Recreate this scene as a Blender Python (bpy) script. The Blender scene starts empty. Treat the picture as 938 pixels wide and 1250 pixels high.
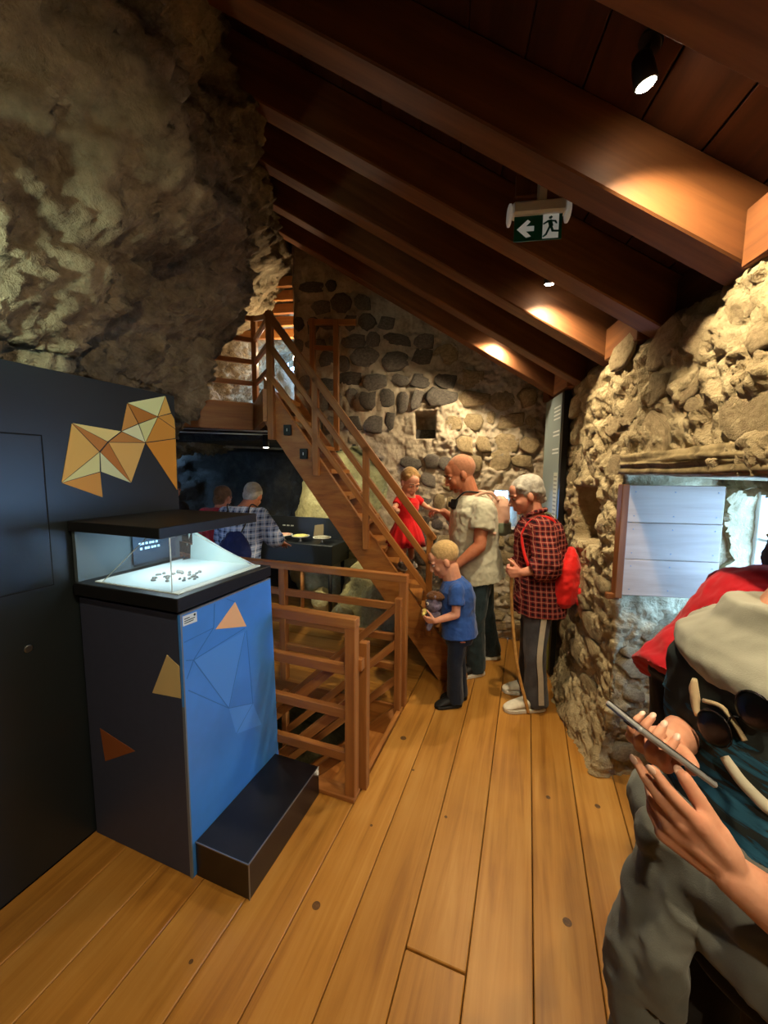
import bpy, bmesh, math, random
from mathutils import Vector, Matrix, noise, Quaternion
random.seed(7)
S = bpy.context.scene
V = Vector

# ------------------------------------------------------------------ camera
EYE = V((0, 0, 1.66))
yaw, pitch, roll = math.radians(20.2), math.radians(6.0), math.radians(0.5)
fw = V((-math.sin(yaw) * math.cos(pitch), math.cos(yaw) * math.cos(pitch), -math.sin(pitch)))
rt = V((math.cos(yaw), math.sin(yaw), 0))
up = rt.cross(fw)
rt = rt * math.cos(roll) + up * math.sin(roll)
up = rt.cross(fw)
cd = bpy.data.cameras.new('camera'); cam = bpy.data.objects.new('camera', cd)
S.collection.objects.link(cam)
cd.sensor_fit = 'HORIZONTAL'; cd.sensor_width = 36; cd.lens = 36 * 475 / 938
cd.clip_start = .02
cam.matrix_world = Matrix(((rt.x, up.x, -fw.x, EYE.x), (rt.y, up.y, -fw.y, EYE.y), (rt.z, up.z, -fw.z, EYE.z), (0, 0, 0, 1)))
S.camera = cam

# ------------------------------------------------------------------ world: overcast sky outside the windows
wd = bpy.data.worlds.new('sky'); S.world = wd; wd.use_nodes = True
bg = wd.node_tree.nodes['Background']
bg.inputs[0].default_value = (.28, .56, 1.0, 1); bg.inputs[1].default_value = 15.0

# ------------------------------------------------------------------ exposure
S.view_settings.view_transform = 'Standard'; S.view_settings.look = 'None'
S.view_settings.gamma = 1; S.view_settings.use_curve_mapping = False
S.view_settings.exposure = 0.9
LAMP_W = 60.0            # power of one ceiling spotlight
WARM = (1.0, .80, .50)

# ------------------------------------------------------------------ the skewed frame of the stone room:
# w = distance from the right-hand stone wall into the room, v = along that wall away from the camera
PH = math.radians(12)
P0 = V((.53, 1.98, 0)); UN = V((-math.cos(PH), -math.sin(PH), 0)); UV = V((-math.sin(PH), math.cos(PH), 0))
def Q(w, v, z=0.0): return P0 + UN * w + UV * v + V((0, 0, z))
SLOPE = math.tan(math.radians(31))
def under(w): return 2.29 + SLOPE * w        # underside of the rafters

# ------------------------------------------------------------------ helpers
COL = S.collection
WM = {}
def link(o, parent=None, M=None):
    COL.objects.link(o)
    M = M if M is not None else Matrix()
    o.matrix_basis = M
    WM[o.name] = M.copy()
    if parent is not None:
        o.parent = parent; o.matrix_parent_inverse = WM[parent.name].inverted()
    return o
def tag(o, label=None, cat=None, group=None, kind=None):
    if label: o['label'] = label
    if cat: o['category'] = cat
    if group: o['group'] = group
    if kind: o['kind'] = kind
    return o
def thing(name, label, cat, loc=(0, 0, 0), group=None, rz=0):
    o = bpy.data.objects.new(name, None); o.empty_display_size = .05
    link(o, None, Matrix.Translation(V(loc)) @ Matrix.Rotation(rz, 4, 'Z'))
    return tag(o, label, cat, group)
def mobj(name, me, mat, parent=None, M=None):
    if mat and not me.materials: me.materials.append(mat)
    return link(bpy.data.objects.new(name, me), parent, M)
def pyd(name, vs, fs, mat, parent=None, M=None, smooth=False):
    me = bpy.data.meshes.new(name); me.from_pydata([tuple(v) for v in vs], [], fs); me.update()
    if smooth: me.polygons.foreach_set('use_smooth', [True] * len(me.polygons))
    return mobj(name, me, mat, parent, M)
def bm_mesh(bm, name, smooth=False):
    me = bpy.data.meshes.new(name); bm.to_mesh(me); bm.free()
    if smooth: me.polygons.foreach_set('use_smooth', [True] * len(me.polygons))
    return me
BOXC = {}
def box_mesh(sx, sy, sz, bev, mat):
    k = (round(sx, 4), round(sy, 4), round(sz, 4), bev, mat.name)
    if k not in BOXC:
        bm = bmesh.new(); bmesh.ops.create_cube(bm, size=1)
        bmesh.ops.scale(bm, vec=(sx, sy, sz), verts=bm.verts)
        if bev: bmesh.ops.bevel(bm, geom=bm.edges[:], offset=bev, segments=1, affect='EDGES')
        me = bm_mesh(bm, 'box'); me.materials.append(mat); BOXC[k] = me
    return BOXC[k]
def beam(name, p0, p1, wd_, dp, mat, parent=None, upv=(0, 0, 1), bev=.003):
    """bar from p0 to p1 (centre line); local X runs along it, wd_ sideways, dp along upv"""
    p0, p1 = V(p0), V(p1); x = (p1 - p0); L = x.length; x.normalize()
    y = V(upv).cross(x).normalized(); z = x.cross(y)
    c = (p0 + p1) / 2
    M = Matrix(((x.x, y.x, z.x, c.x), (x.y, y.y, z.y, c.y), (x.z, y.z, z.z, c.z), (0, 0, 0, 1)))
    return mobj(name, box_mesh(L, wd_, dp, bev, mat), mat, parent, M)
def boxo(name, lo, hi, mat, parent=None, bev=.003, M=None):
    lo, hi = V(lo), V(hi); c = (lo + hi) / 2; s = hi - lo
    T = Matrix.Translation(c)
    return mobj(name, box_mesh(abs(s.x), abs(s.y), abs(s.z), bev, mat), mat, parent, (M @ T) if M is not None else T)
def prism(name, pts, nrm, th, mat, parent=None, bev=0):
    """flat polygon (world points) given thickness th along nrm"""
    n = V(nrm).normalized(); a = [V(p) for p in pts]
    c = sum(a, V()) / len(a); k = len(a)
    vs = [p - c for p in a] + [p - c + n * th for p in a]
    fs = [list(range(k))[::-1], list(range(k, 2 * k))] + [[i, (i + 1) % k, k + (i + 1) % k, k + i] for i in range(k)]
    me = bpy.data.meshes.new(name); me.from_pydata(vs, [], fs); me.update()
    bm = bmesh.new(); bm.from_mesh(me); bmesh.ops.recalc_face_normals(bm, faces=bm.faces)
    if bev: bmesh.ops.bevel(bm, geom=bm.edges[:], offset=bev, segments=1, affect='EDGES')
    bm.to_mesh(me); bm.free()
    return mobj(name, me, mat, parent, Matrix.Translation(c))
def axes(d, hint=(0, 0, 1)):
    d = V(d).normalized(); h = V(hint)
    if abs(d.dot(h)) > .98: h = V((1, 0, 0))
    a = h.cross(d).normalized(); return a, d.cross(a), d
def lathe(name, prof, c, mat, parent=None, n=20, ax=(0, 0, 1), smooth=True):
    a, b, d = axes(ax); vs = []; fs = []
    for r, h in prof:
        for i in range(n):
            t = 2 * math.pi * i / n; vs.append((a * math.cos(t) + b * math.sin(t)) * r + d * h)
    for j in range(len(prof) - 1):
        for i in range(n):
            fs.append((j * n + i, j * n + (i + 1) % n, (j + 1) * n + (i + 1) % n, (j + 1) * n + i))
    fs.append(tuple(range(n))[::-1]); fs.append(tuple((len(prof) - 1) * n + i for i in range(n)))
    o = pyd(name, vs, fs, mat, parent, Matrix.Translation(V(c)), False)
    if smooth:
        for p in o.data.polygons:
            if len(p.vertices) == 4: p.use_smooth = True
    return o
def tube(name, pts, r, mat, parent=None, n=8, radii=None):
    pts = [V(p) for p in pts]; c = pts[0]; vs = []; fs = []
    for i, p in enumerate(pts):
        d = (pts[min(i + 1, len(pts) - 1)] - pts[max(i - 1, 0)])
        a, b, d = axes(d, (.3, .2, .93)); rr = radii[i] if radii else r
        for k in range(n):
            t = 2 * math.pi * k / n; vs.append(p - c + (a * math.cos(t) + b * math.sin(t)) * rr)
    for j in range(len(pts) - 1):
        for i in range(n):
            fs.append((j * n + i, j * n + (i + 1) % n, (j + 1) * n + (i + 1) % n, (j + 1) * n + i))
    fs.append(tuple(range(n))[::-1]); fs.append(tuple((len(pts) - 1) * n + i for i in range(n)))
    return pyd(name, vs, fs, mat, parent, Matrix.Translation(c), True)
def spline(pts, n=8):
    """Catmull-Rom through pts"""
    P = [V(p) for p in pts]; P = [P[0] * 2 - P[1]] + P + [P[-1] * 2 - P[-2]]; out = []
    for i in range(1, len(P) - 2):
        for k in range(n):
            t = k / n; a, b, c, d = P[i - 1:i + 3]
            out.append(.5 * ((2 * b) + (c - a) * t + (2 * a - 5 * b + 4 * c - d) * t * t + (3 * b - a - 3 * c + d) * t ** 3))
    return out + [P[-2]]

# ------------------------------------------------------------------ materials
def rgb(h):
    h = h.lstrip('#'); o = []
    for i in (0, 2, 4):
        c = int(h[i:i + 2], 16) / 255; o.append(c / 12.92 if c <= .04045 else ((c + .055) / 1.055) ** 2.4)
    return tuple(o) + (1,)
class NT:
    def __init__(s, name):
        s.m = bpy.data.materials.new(name); s.m.use_nodes = True; s.t = s.m.node_tree; s.b = s.t.nodes['Principled BSDF']
    def n(s, typ, **kw):
        nd = s.t.nodes.new(typ)
        for k, v in kw.items():
            if k in nd.inputs: nd.inputs[k].default_value = v
            else: setattr(nd, k, v)
        return nd
    def l(s, a, b): s.t.links.new(a, b)
    def math(s, op, a, b=None):
        nd = s.n('ShaderNodeMath', operation=op)
        for i, x in enumerate((a, b)):
            if x is None: continue
            if isinstance(x, (int, float)): nd.inputs[i].default_value = x
            else: s.l(x, nd.inputs[i])
        return nd.outputs[0]
    def mix(s, f, a, b, blend='MIX'):
        nd = s.n('ShaderNodeMix', data_type='RGBA', blend_type=blend)
        for i, x in ((0, f), (6, a), (7, b)):
            if isinstance(x, (int, float)): nd.inputs[i].default_value = x
            elif isinstance(x, tuple): nd.inputs[i].default_value = x
            else: s.l(x, nd.inputs[i])
        return nd.outputs[2]
    def ramp(s, fac, stops):
        nd = s.n('ShaderNodeValToRGB'); e = nd.color_ramp.elements
        while len(e) < len(stops): e.new(.5)
        for i, (p, c) in enumerate(stops): e[i].position = p; e[i].color = c
        s.l(fac, nd.inputs[0]); return nd.outputs[0]
    def coords(s, scale=(1, 1, 1), rnd=True):
        tc = s.n('ShaderNodeTexCoord'); v = tc.outputs['Object']
        if rnd:
            oi = s.n('ShaderNodeObjectInfo'); k = s.n('ShaderNodeVectorMath', operation='SCALE'); k.inputs[0].default_value = (13, 7, 17)
            s.l(oi.outputs['Random'], k.inputs['Scale']); a = s.n('ShaderNodeVectorMath', operation='ADD'); s.l(v, a.inputs[0]); s.l(k.outputs[0], a.inputs[1]); v = a.outputs[0]; s.rand = oi.outputs['Random']
        mp = s.n('ShaderNodeMapping'); mp.inputs['Scale'].default_value = scale; s.l(v, mp.inputs[0]); return mp.outputs[0]
    def noise(s, vec, scale, detail=4, rough=.55, dist=0):
        nd = s.n('ShaderNodeTexNoise', Scale=scale, Detail=detail, Roughness=rough, Distortion=dist); s.l(vec, nd.inputs['Vector']); return nd.outputs['Fac']
    def bump(s, h, strength, dist=.01):
        b = s.n('ShaderNodeBump', Strength=strength, Distance=dist); s.l(h, b.inputs['Height'])
        s.l(b.outputs[0], s.b.inputs['Normal'])
    def base(s, c):
        if isinstance(c, tuple): s.b.inputs['Base Color'].default_value = c
        else: s.l(c, s.b.inputs['Base Color'])
    def done(s, rough=.6, spec=.4, metal=0):
        s.b.inputs['Roughness'].default_value = rough; s.b.inputs['Specular IOR Level'].default_value = spec; s.b.inputs['Metallic'].default_value = metal
        return s.m
def wood(name, a, b, c, rough=.45, spec=.4, vary=.25, grain=26, knots=True, bumps=.12):
    s = NT(name); v = s.coords((1.0, 1, 1))
    st = s.n('ShaderNodeMapping'); st.inputs['Scale'].default_value = (1.2, grain, grain); s.l(v, st.inputs[0])
    n1 = s.noise(st.outputs[0], 1.0, 5, .6, .6)
    n2 = s.noise(v, 3.0, 3, .5)
    k = s.math('ADD', s.math('MULTIPLY', n1, .7), s.math('MULTIPLY', n2, .3))
    col = s.ramp(k, [(.30, rgb(a)), (.5, rgb(b)), (.72, rgb(c))])
    r = s.math('ADD', s.math('MULTIPLY', s.rand, vary), 1 - vary / 2)
    hs = s.n('ShaderNodeHueSaturation'); s.l(col, hs.inputs['Color']); s.l(r, hs.inputs['Value'])
    s.base(hs.outputs[0])
    s.bump(n1, bumps, .004)
    return s.done(rough, spec)
def stonem(name, cols, scale=5, rough=.9, bump=.6, bdist=.02, vary=.25, fine=40):
    s = NT(name); v = s.coords()
    n1 = s.noise(v, scale, 6, .62, .3); n2 = s.noise(v, fine, 5, .65)
    k = s.math('ADD', s.math('MULTIPLY', n1, .75), s.math('MULTIPLY', n2, .25))
    st = [(.28 + .44 * i / (len(cols) - 1), rgb(c)) for i, c in enumerate(cols)]
    col = s.ramp(k, st)
    r = s.math('ADD', s.math('MULTIPLY', s.rand, vary), 1 - vary / 2)
    hs = s.n('ShaderNodeHueSaturation'); s.l(col, hs.inputs['Color']); s.l(r, hs.inputs['Value']); s.base(hs.outputs[0])
    n3 = s.noise(v, scale * 3.2, 8, .66, .4)
    s.bump(s.math('ADD', n3, s.math('MULTIPLY', n2, .45)), bump, bdist)
    return s.done(rough, .2)
def plain(name, c, rough=.5, spec=.4, metal=0, nscale=0, var=.15, bump=0, emit=None, es=0):
    s = NT(name); c = rgb(c) if isinstance(c, str) else c
    if nscale:
        v = s.coords(); n = s.noise(v, nscale, 4, .6)
        lo = tuple(x * (1 - var) for x in c[:3]) + (1,); hi = tuple(min(1, x * (1 + var)) for x in c[:3]) + (1,)
        s.base(s.ramp(n, [(.3, lo), (.7, hi)]))
        if bump: s.bump(n, bump, .004)
    else: s.base(c)
    if emit: s.b.inputs['Emission Color'].default_value = rgb(emit); s.b.inputs['Emission Strength'].default_value = es
    return s.done(rough, spec, metal)
def cloth(name, c, var=.18, scale=30, rough=.9, bump=.25, fine=420):
    s = NT(name); v = s.coords(rnd=False); n = s.noise(v, scale, 4, .6); f = s.noise(v, fine, 2, .5); c = rgb(c)
    lo = tuple(x * (1 - var) for x in c[:3]) + (1,); hi = tuple(min(1, x * (1 + var)) for x in c[:3]) + (1,)
    s.base(s.ramp(n, [(.3, lo), (.7, hi)])); s.bump(s.math('ADD', n, s.math('MULTIPLY', f, .3)), bump, .004)
    s.b.inputs['Sheen Weight'].default_value = .15
    return s.done(rough, .15)
def plaid(name, base, dark, light, per=.05, ang=0, bw=.32, lw=.06):
    """checked cloth: bands and fine lines along height and around the body"""
    s = NT(name); v = s.coords(rnd=False); sep = s.n('ShaderNodeSeparateXYZ'); s.l(v, sep.inputs[0])
    h = s.math('ADD', s.math('MULTIPLY', sep.outputs[0], math.cos(ang)), s.math('MULTIPLY', sep.outputs[1], math.sin(ang)))
    col = rgb(base)
    def band(x, lo, w):
        t = s.math('FRACT', s.math('ADD', s.math('DIVIDE', x, per), 40 + lo)); return s.math('LESS_THAN', t, w)
    z = sep.outputs[2]
    f = s.math('MULTIPLY', s.math('ADD', band(h, 0, bw), band(z, 0, bw)), .5)
    col = s.mix(f, col, rgb(dark))
    g = s.math('MAXIMUM', band(h, .34, lw), band(z, .34, lw)); g2 = s.math('MULTIPLY', g, .7)
    col = s.mix(g2, col, rgb(light)); s.base(col)
    n = s.noise(v, 60, 3, .5); s.bump(n, .3, .003)
    return s.done(.9, .12)
# ================================================================== materials of the place
M_floor = wood('floor_oak', '#84541e', '#ab7631', '#bd8b45', .38, .45, .16, 22)
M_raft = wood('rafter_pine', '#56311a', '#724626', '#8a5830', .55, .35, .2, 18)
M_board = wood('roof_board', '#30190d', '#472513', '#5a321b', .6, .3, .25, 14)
M_rail = wood('rail_pine', '#7a4822', '#9b6434', '#b58048', .42, .45, .2, 24)
M_stair = wood('stair_pine', '#774620', '#9a622d', '#b27c40', .42, .45, .18, 24)
M_old = wood('weathered_oak', '#4a3f2c', '#8d7d5c', '#b5a580', .85, .2, .2, 12, bumps=.7)
M_shut = wood('shutter_spruce', '#857262', '#a08d7c', '#b09e8c', .5, .35, .12, 16)
M_wall = stonem('rubble_plaster', ['#6e604a', '#a08e6c', '#bfae8a', '#d2c29c'], 4.5, .92, .9, .03, .1, 34)
M_stoneR = stonem('rubble_stone', ['#71624b', '#a08d6c', '#bca884', '#cdbb96'], 7, .92, .9, .02, .35, 45)
M_mortar = stonem('mortar', ['#847766', '#b3a590', '#c9bba4'], 6, .95, .6, .015, .1, 40)
M_stoneB = stonem('grey_stone', ['#47423e', '#6e675f', '#8f867b'], 9, .9, .8, .015, .7, 50)
M_rock = stonem('cave_rock', ['#3a3022', '#6f6049', '#978668', '#b9ab8c'], 2.4, .88, 1.0, .06, .1, 20)
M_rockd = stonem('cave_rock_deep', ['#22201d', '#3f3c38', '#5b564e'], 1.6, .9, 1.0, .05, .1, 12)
M_rocky = stonem('limestone_boulder', ['#6b6246', '#a39669', '#c2b686'], 5, .9, 1.0, .03, .2, 30)
M_black = plain('black_laminate', '#15171a', .42, .4, 0, 60, .1)
M_metal = plain('white_enamel', '#d9d9d4', .4, .5)
M_dark = plain('black_plastic', '#0c0c0e', .45, .4)

def fr(p, sc, octv=5, H=.9): return noise.fractal(V(p) * sc, H, 2.1, octv)
def ridge(p, sc, octv=5): return noise.ridged_multi_fractal(V(p) * sc, 1.0, 2.1, octv, 1.0, 2.0)
def sm(a, b, x):
    t = max(0, min(1, (x - a) / (b - a))); return t * t * (3 - 2 * t)
def grid(name, nu, nv, f, mat, parent=None, skip=None, flip=False):
    vs = [f(i / nu, j / nv) for j in range(nv + 1) for i in range(nu + 1)]
    fs = []
    for j in range(nv):
        for i in range(nu):
            if skip and skip((i + .5) / nu, (j + .5) / nv): continue
            a = j * (nu + 1) + i; q = (a, a + 1, a + nu + 2, a + nu + 1)
            fs.append(q[::-1] if flip else q)
    return pyd(name, vs, fs, mat, parent, None, True)
def lerp_path(P, t):
    """P: list of tuples; piecewise linear by length"""
    L = [0]
    for a, b in zip(P, P[1:]): L.append(L[-1] + (V(b) - V(a)).length)
    s = t * L[-1]
    for i in range(len(P) - 1):
        if s <= L[i + 1] or i == len(P) - 2:
            k = (s - L[i]) / (L[i + 1] - L[i]); return V(P[i]).lerp(V(P[i + 1]), k), (V(P[i + 1]) - V(P[i])).normalized()

# ================================================================== floor
floor = bpy.data.objects.new('floor', None)
HX0, HX1, HY0, HY1 = -2.30, -.775, 1.70, 2.50            # the stair opening
bm = bmesh.new()
for lo, hi in (((-6.7, -4.5, -.10), (1.75, HY0, -.035)), ((HX1, HY0, -.10), (1.75, HY1, -.035)), ((-6.7, HY0, -.10), (HX0, HY1, -.035)), ((-6.7, HY1, -.10), (1.75, 6.5, -.035))):
    r = bmesh.ops.create_cube(bm, size=1); lo, hi = V(lo), V(hi)
    bmesh.ops.scale(bm, vec=hi - lo, verts=r['verts']); bmesh.ops.translate(bm, vec=(lo + hi) / 2, verts=r['verts'])
floor = mobj('floor', bm_mesh(bm, 'floor'), plain('subfloor', '#2a1b0c', .9)); tag(floor, kind='structure')
PW, GAP = .21, .0035
def plank(x0, x1, y0, y1, along='y', z=0):
    if along == 'y': a, b = ((x0 + x1) / 2, y0 + GAP, z - .0175), ((x0 + x1) / 2, y1 - GAP, z - .0175); w = x1 - x0
    else: a, b = (x0 + GAP, (y0 + y1) / 2, z - .0175), (x1 - GAP, (y0 + y1) / 2, z - .0175); w = y1 - y0
    return beam('plank', a, b, w - GAP, .035, M_floor, floor, bev=.003)
xs = [.3 + PW * k for k in range(-10, 5)]
for k, x in enumerate(xs[:-1]):
    x1 = x + PW
    joint = {5: 1.155 - 9, 7: 1.155, 6: -.6, 8: -1.1, 9: 3.3, 3: .2, 2: -.7, 10: -.4}.get(k)
    if abs(x1 - .09) < .5 and abs((x + x1) / 2 + .215) < .02: joint = 1.155
    if x1 < HX1 + .03: spans = [(-4, HY0)]
    else: spans = [(-4, 4.6)]
    for y0, y1 in spans:
        if joint and y0 < joint < y1: plank(x, x1, y0, joint); plank(x, x1, joint, y1)
        else: plank(x, x1, y0, y1)
y = HY1
for k in range(9):
    plank(-5.2, -.752, y, y + .2, 'x'); y += .2
# edge trims of the opening
beam('edge_board', (HX1, HY0, -.06), (HX1, HY1, -.06), .03, .12, M_stair, floor)
beam('edge_board', (HX0, HY1 + .0, -.10), (HX1, HY1 + .0, -.10), .03, .2, M_stair, floor)
beam('edge_board', (HX0, HY0, -.08), (HX1, HY0, -.08), .03, .16, M_stair, floor)
M_knot = plain('knot', '#5e4020', .5, .4, 0, 80, .4)
for kx, ky, r in ((-.69, 1.16, .017), (.21, 1.44, .017), (-.66, 2.18, .02), (.17, 2.02, .012), (.40, 2.05, .014), (-.30, 1.72, .008), (-.62, 1.55, .007), (-1.0, .86, .008), (-.53, 1.95, .008)):
    lathe('knot', [(r, 0), (r * .9, .0006)], (kx, ky, -.0003), M_knot, floor, 14)

# ================================================================== roof: boards on rafters
N_roof = (UN * -SLOPE + V((0, 0, 1))).normalized()
def roofpt(w, v, h=0): return Q(w, v, under(w)) + N_roof * h
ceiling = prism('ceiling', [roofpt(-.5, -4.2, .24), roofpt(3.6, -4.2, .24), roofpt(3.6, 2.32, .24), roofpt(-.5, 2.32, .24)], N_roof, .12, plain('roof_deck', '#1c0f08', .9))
tag(ceiling, kind='structure')
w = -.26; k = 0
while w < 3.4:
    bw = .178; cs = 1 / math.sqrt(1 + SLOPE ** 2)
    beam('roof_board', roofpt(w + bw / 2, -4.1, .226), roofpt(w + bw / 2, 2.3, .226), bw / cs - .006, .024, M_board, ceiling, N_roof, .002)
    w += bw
for v0 in (-3.60, -3.07, -2.54, -2.01, -1.48, -.945, -.41, .085, .60, 1.115, 1.60):
    beam('rafter', roofpt(-.02, v0 + .06, .107), roofpt(3.3, v0 + .06, .107), .125, .212, M_raft, ceiling, N_roof, .006)
# short blocks between rafter feet and the plate on the wall head
for va, vb in ((.22, .59), (-.8, -.42), (1.735, 1.93), (1.245, 1.59)):
    beam('blocking', Q(.0, va, 2.37), Q(.0, vb, 2.37), .07, .17, M_raft, ceiling, (0, 0, 1), .004)
for i, w in enumerate([-.02] * 1): beam('wall_plate', Q(-.12, -4.1, 2.37), Q(-.12, 2.1, 2.37), .14, .22, M_board, ceiling)

# ================================================================== right-hand wall with the window embrasure
EMB = [(-4.2, 0), (-.80, 0), (-.62, -.55), (.47, -.55), (.305, 0), (2.12, 0)]      # (v, w) along the foot of the wall
ELEN = 1.655                                                                       # embrasure height
WIN = (-.40, .40, .98, 1.57)                                                       # window opening in the embrasure's back (v0, v1, z0, z1)
def rough_out(p, a=1.0):
    q = p + V((.06 * fr(p, 4, 2), .06 * fr(p + V((7, 1, 3)), 4, 2), .06 * fr(p + V((2, 9, 4)), 4, 2)))
    d, _ = noise.voronoi(V((q.x * 3.6, q.y * 3.6, q.z * 5.4))); st_ = sm(.03, .30, d[1] - d[0])
    return a * (.035 * fr(p, 1.8, 3) + .014 * st_ + .022 * fr(p + V((5, 5, 5)), 9, 5, .5) - .016 * abs(fr(p, 20, 4, .5)))
def wall_low(u, t):
    p, d = lerp_path([(a, b, 0) for a, b in EMB], u); z = t * ELEN
    n = V((d.y, -d.x, 0)) * -1
    k = Q(p.y, p.x, z); n3 = (UV * n.x + UN * n.y)
    off = rough_out(k) * ((.35 if z > .95 else .8) if -.545 < p.y < -.01 else 1)
    k = k + n3 * off - UN * (.05 * sm(.9, 1.3, p.x) * (p.y > -.01))
    # small square niche
    if p.y > -.01:
        m = sm(.60, .635, p.x) * (1 - sm(1.03, 1.06, p.x)) * sm(1.21, 1.235, z) * (1 - sm(1.55, 1.575, z))
        k = k - UN * (.24 * m)
        if z < .3: k = k + UN * (.06 * (1 - z / .3))
    return k
def low_skip(u, t):
    p, d = lerp_path([(a, b, 0) for a, b in EMB], u); z = t * ELEN
    if p.y < -.54:
        j = .03 * fr(V((p.x * 9, z * 9, 1)), 1, 2)
        return WIN[0] + j < p.x < WIN[1] + j and WIN[2] + j < z < WIN[3] + j
    return False
wall_r = grid('wall_right', 700, 130, wall_low, M_wall, None, low_skip); tag(wall_r, kind='structure')
def wall_up(u, t):
    v = -4.2 + 6.32 * u; z = ELEN + (2.45 - ELEN) * t; k = Q(0, v, z)
    k = k + UN * (rough_out(k) * 1.0 - .05 * sm(.9, 1.3, v) - .12 * sm(2.25, 2.4, z)); return k
grid('wall_right_head', 520, 64, wall_up, M_wall, wall_r)
# soffit of the embrasure and window reveal
prism('soffit', [Q(.0, -.84, ELEN + .005), Q(-.62, -.7, ELEN - .03), Q(-.62, .55, ELEN - .03), Q(.0, .32, ELEN + .005)], (0, 0, 1), .05, M_wall, wall_r)
def reveal(u, t):
    a, b, c, e = WIN; pts = [(a - .02, c - .02), (b + .02, c - .02), (b + .02, e + .02), (a - .02, e + .02), (a - .02, c - .02)]
    p, d = lerp_path([(x, y, 0) for x, y in pts], u); k = Q(-.53 - .22 * t, p.x, p.y)
    return k + V((0, 0, 1)) * .012 * fr(k, 14, 3) + UV * .012 * fr(k + V((3, 3, 3)), 14, 3)
grid('window_reveal', 120, 8, reveal, M_wall, wall_r)
win = thing('window_1', 'bright window', 'window', Q(-.70, 0, WIN[2])); del win['category']; del win['label']; tag(win, kind='structure')
M_frame = plain('window_frame_paint', '#e8ecef', .5)
M_glass = NT('window_glass'); M_glass.base((1, 1, 1, 1)); M_glass.b.inputs['Transmission Weight'].default_value = 1; M_glass.b.inputs['IOR'].default_value = 1.0; M_glass = M_glass.done(0, .1)
for a, b in (((-.41), (.41)),):
    for zz in (WIN[2] - .0, WIN[3]): beam('frame', Q(-.70, a, zz), Q(-.70, b, zz), .04, .035, M_frame, win)
    for vv in (-.41, .41): beam('frame', Q(-.70, vv, WIN[2]), Q(-.70, vv, WIN[3]), .04, .035, M_frame, win, UV)
    beam('glazing_bar', Q(-.70, a, 1.33), Q(-.70, b, 1.33), .03, .018, M_frame, win)
    for vv in (-.135, .135): beam('glazing_bar', Q(-.70, vv, WIN[2]), Q(-.70, vv, WIN[3]), .03, .016, M_frame, win, UV)
def stone_meshes(n, mat, relief, k=9):
    out = []
    for q in range(n):
        rs = random.Random(q * 31 + 5); vs = []; fs = []
        ph = rs.random() * 6; rad = [1 + rs.uniform(-.24, .16) for _ in range(k)]
        def pt(i, s, h):
            t = 2 * math.pi * i / k; c, d = math.cos(t), math.sin(t)
            e = 1 / max(abs(c), abs(d)) ** .55
            return (c * e * s * rad[i] * .5, d * e * s * rad[i] * .5, h)
        for s, h in ((1.06, -.8), (1.0, .25), (.90, .82), (.5, 1.0)):
            for i in range(k): x = pt(i, s, h); vs.append((x[0], x[1], (x[2] + rs.uniform(-.22, .18) * (h > .5)) * relief))
        vs.append((0, 0, relief * rs.uniform(.85, 1.1)))
        for j in range(3):
            for i in range(k): fs.append((j * k + i, j * k + (i + 1) % k, (j + 1) * k + (i + 1) % k, (j + 1) * k + i))
        for i in range(k): fs.append((3 * k + i, 3 * k + (i + 1) % k, 4 * k))
        me = bpy.data.meshes.new('stone'); me.from_pydata(vs, [], fs); me.update(); me.materials.append(mat)
        me.polygons.foreach_set('use_smooth', [True] * len(me.polygons)); out.append(me)
    return out
def set_stone(me, c, ax, az, n, sx, sz, sd, rot, parent):
    """stone with its face toward n"""
    X = ax * math.cos(rot) + az * math.sin(rot); Y = az * math.cos(rot) - ax * math.sin(rot)
    M = Matrix(((X.x * sx, Y.x * sz, n.x * sd, c.x), (X.y * sx, Y.y * sz, n.y * sd, c.y), (X.z * sx, Y.z * sz, n.z * sd, c.z), (0, 0, 0, 1)))
    return link(bpy.data.objects.new('stone', me), parent, M)
SR = stone_meshes(14, M_stoneR, 1.0)
rs = random.Random(11); placed = []
tries = 0
while len(placed) < 120 and tries < 6000:
    tries += 1
    v = rs.uniform(-1.3, 2.0); z = rs.uniform(.05, 2.3); sx = rs.uniform(.10, .30); sz = sx * rs.uniform(.45, .85)
    if z < ELEN + .16 and -.95 - sx / 2 < v < .33 + sx / 2: continue
    if .55 - sx / 2 < v < 1.1 + sx / 2 and 1.16 - sz / 2 < z < 1.62 + sz / 2: continue
    if any(abs(v - a) < (sx + c) * .47 and abs(z - b) < (sz + d) * .47 for a, b, c, d in placed): continue
    placed.append((v, z, sx, sz))
    k = Q(0, v, z); off = rough_out(k)
    n = (UN + UV * rs.uniform(-.12, .12) + V((0, 0, rs.uniform(-.12, .15)))).normalized(); ax = V((0, 0, 1)).cross(n).normalized(); az = n.cross(ax)
    set_stone(rs.choice(SR), k + UN * (off - .008 - .05 * sm(.9, 1.3, v)), ax, az, n, sx, sz, rs.uniform(.012, .026), rs.uniform(-.35, .35), wall_r)
# stones of the embrasure cheeks
for i in range(26):
    p = rs.random(); z = rs.uniform(.08, .9); side = 1
    a, b = V((.305, 0, 0)), V((.47, -.55, 0)); q = a.lerp(b, rs.uniform(.12, .95)); d = (b - a).normalized()
    nn = V((d.y, -d.x, 0)); n = (UV * nn.x + UN * nn.y)
    if n.dot(UV) > 0: n = -n
    k = Q(q.y, q.x, z); ax = V((0, 0, 1)).cross(n).normalized()
    s = rs.uniform(.1, .22)
    set_stone(rs.choice(SR), k + n * .0, ax, V((0, 0, 1)), n, s, s * .6, .028, rs.uniform(-.2, .2), wall_r)
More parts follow.
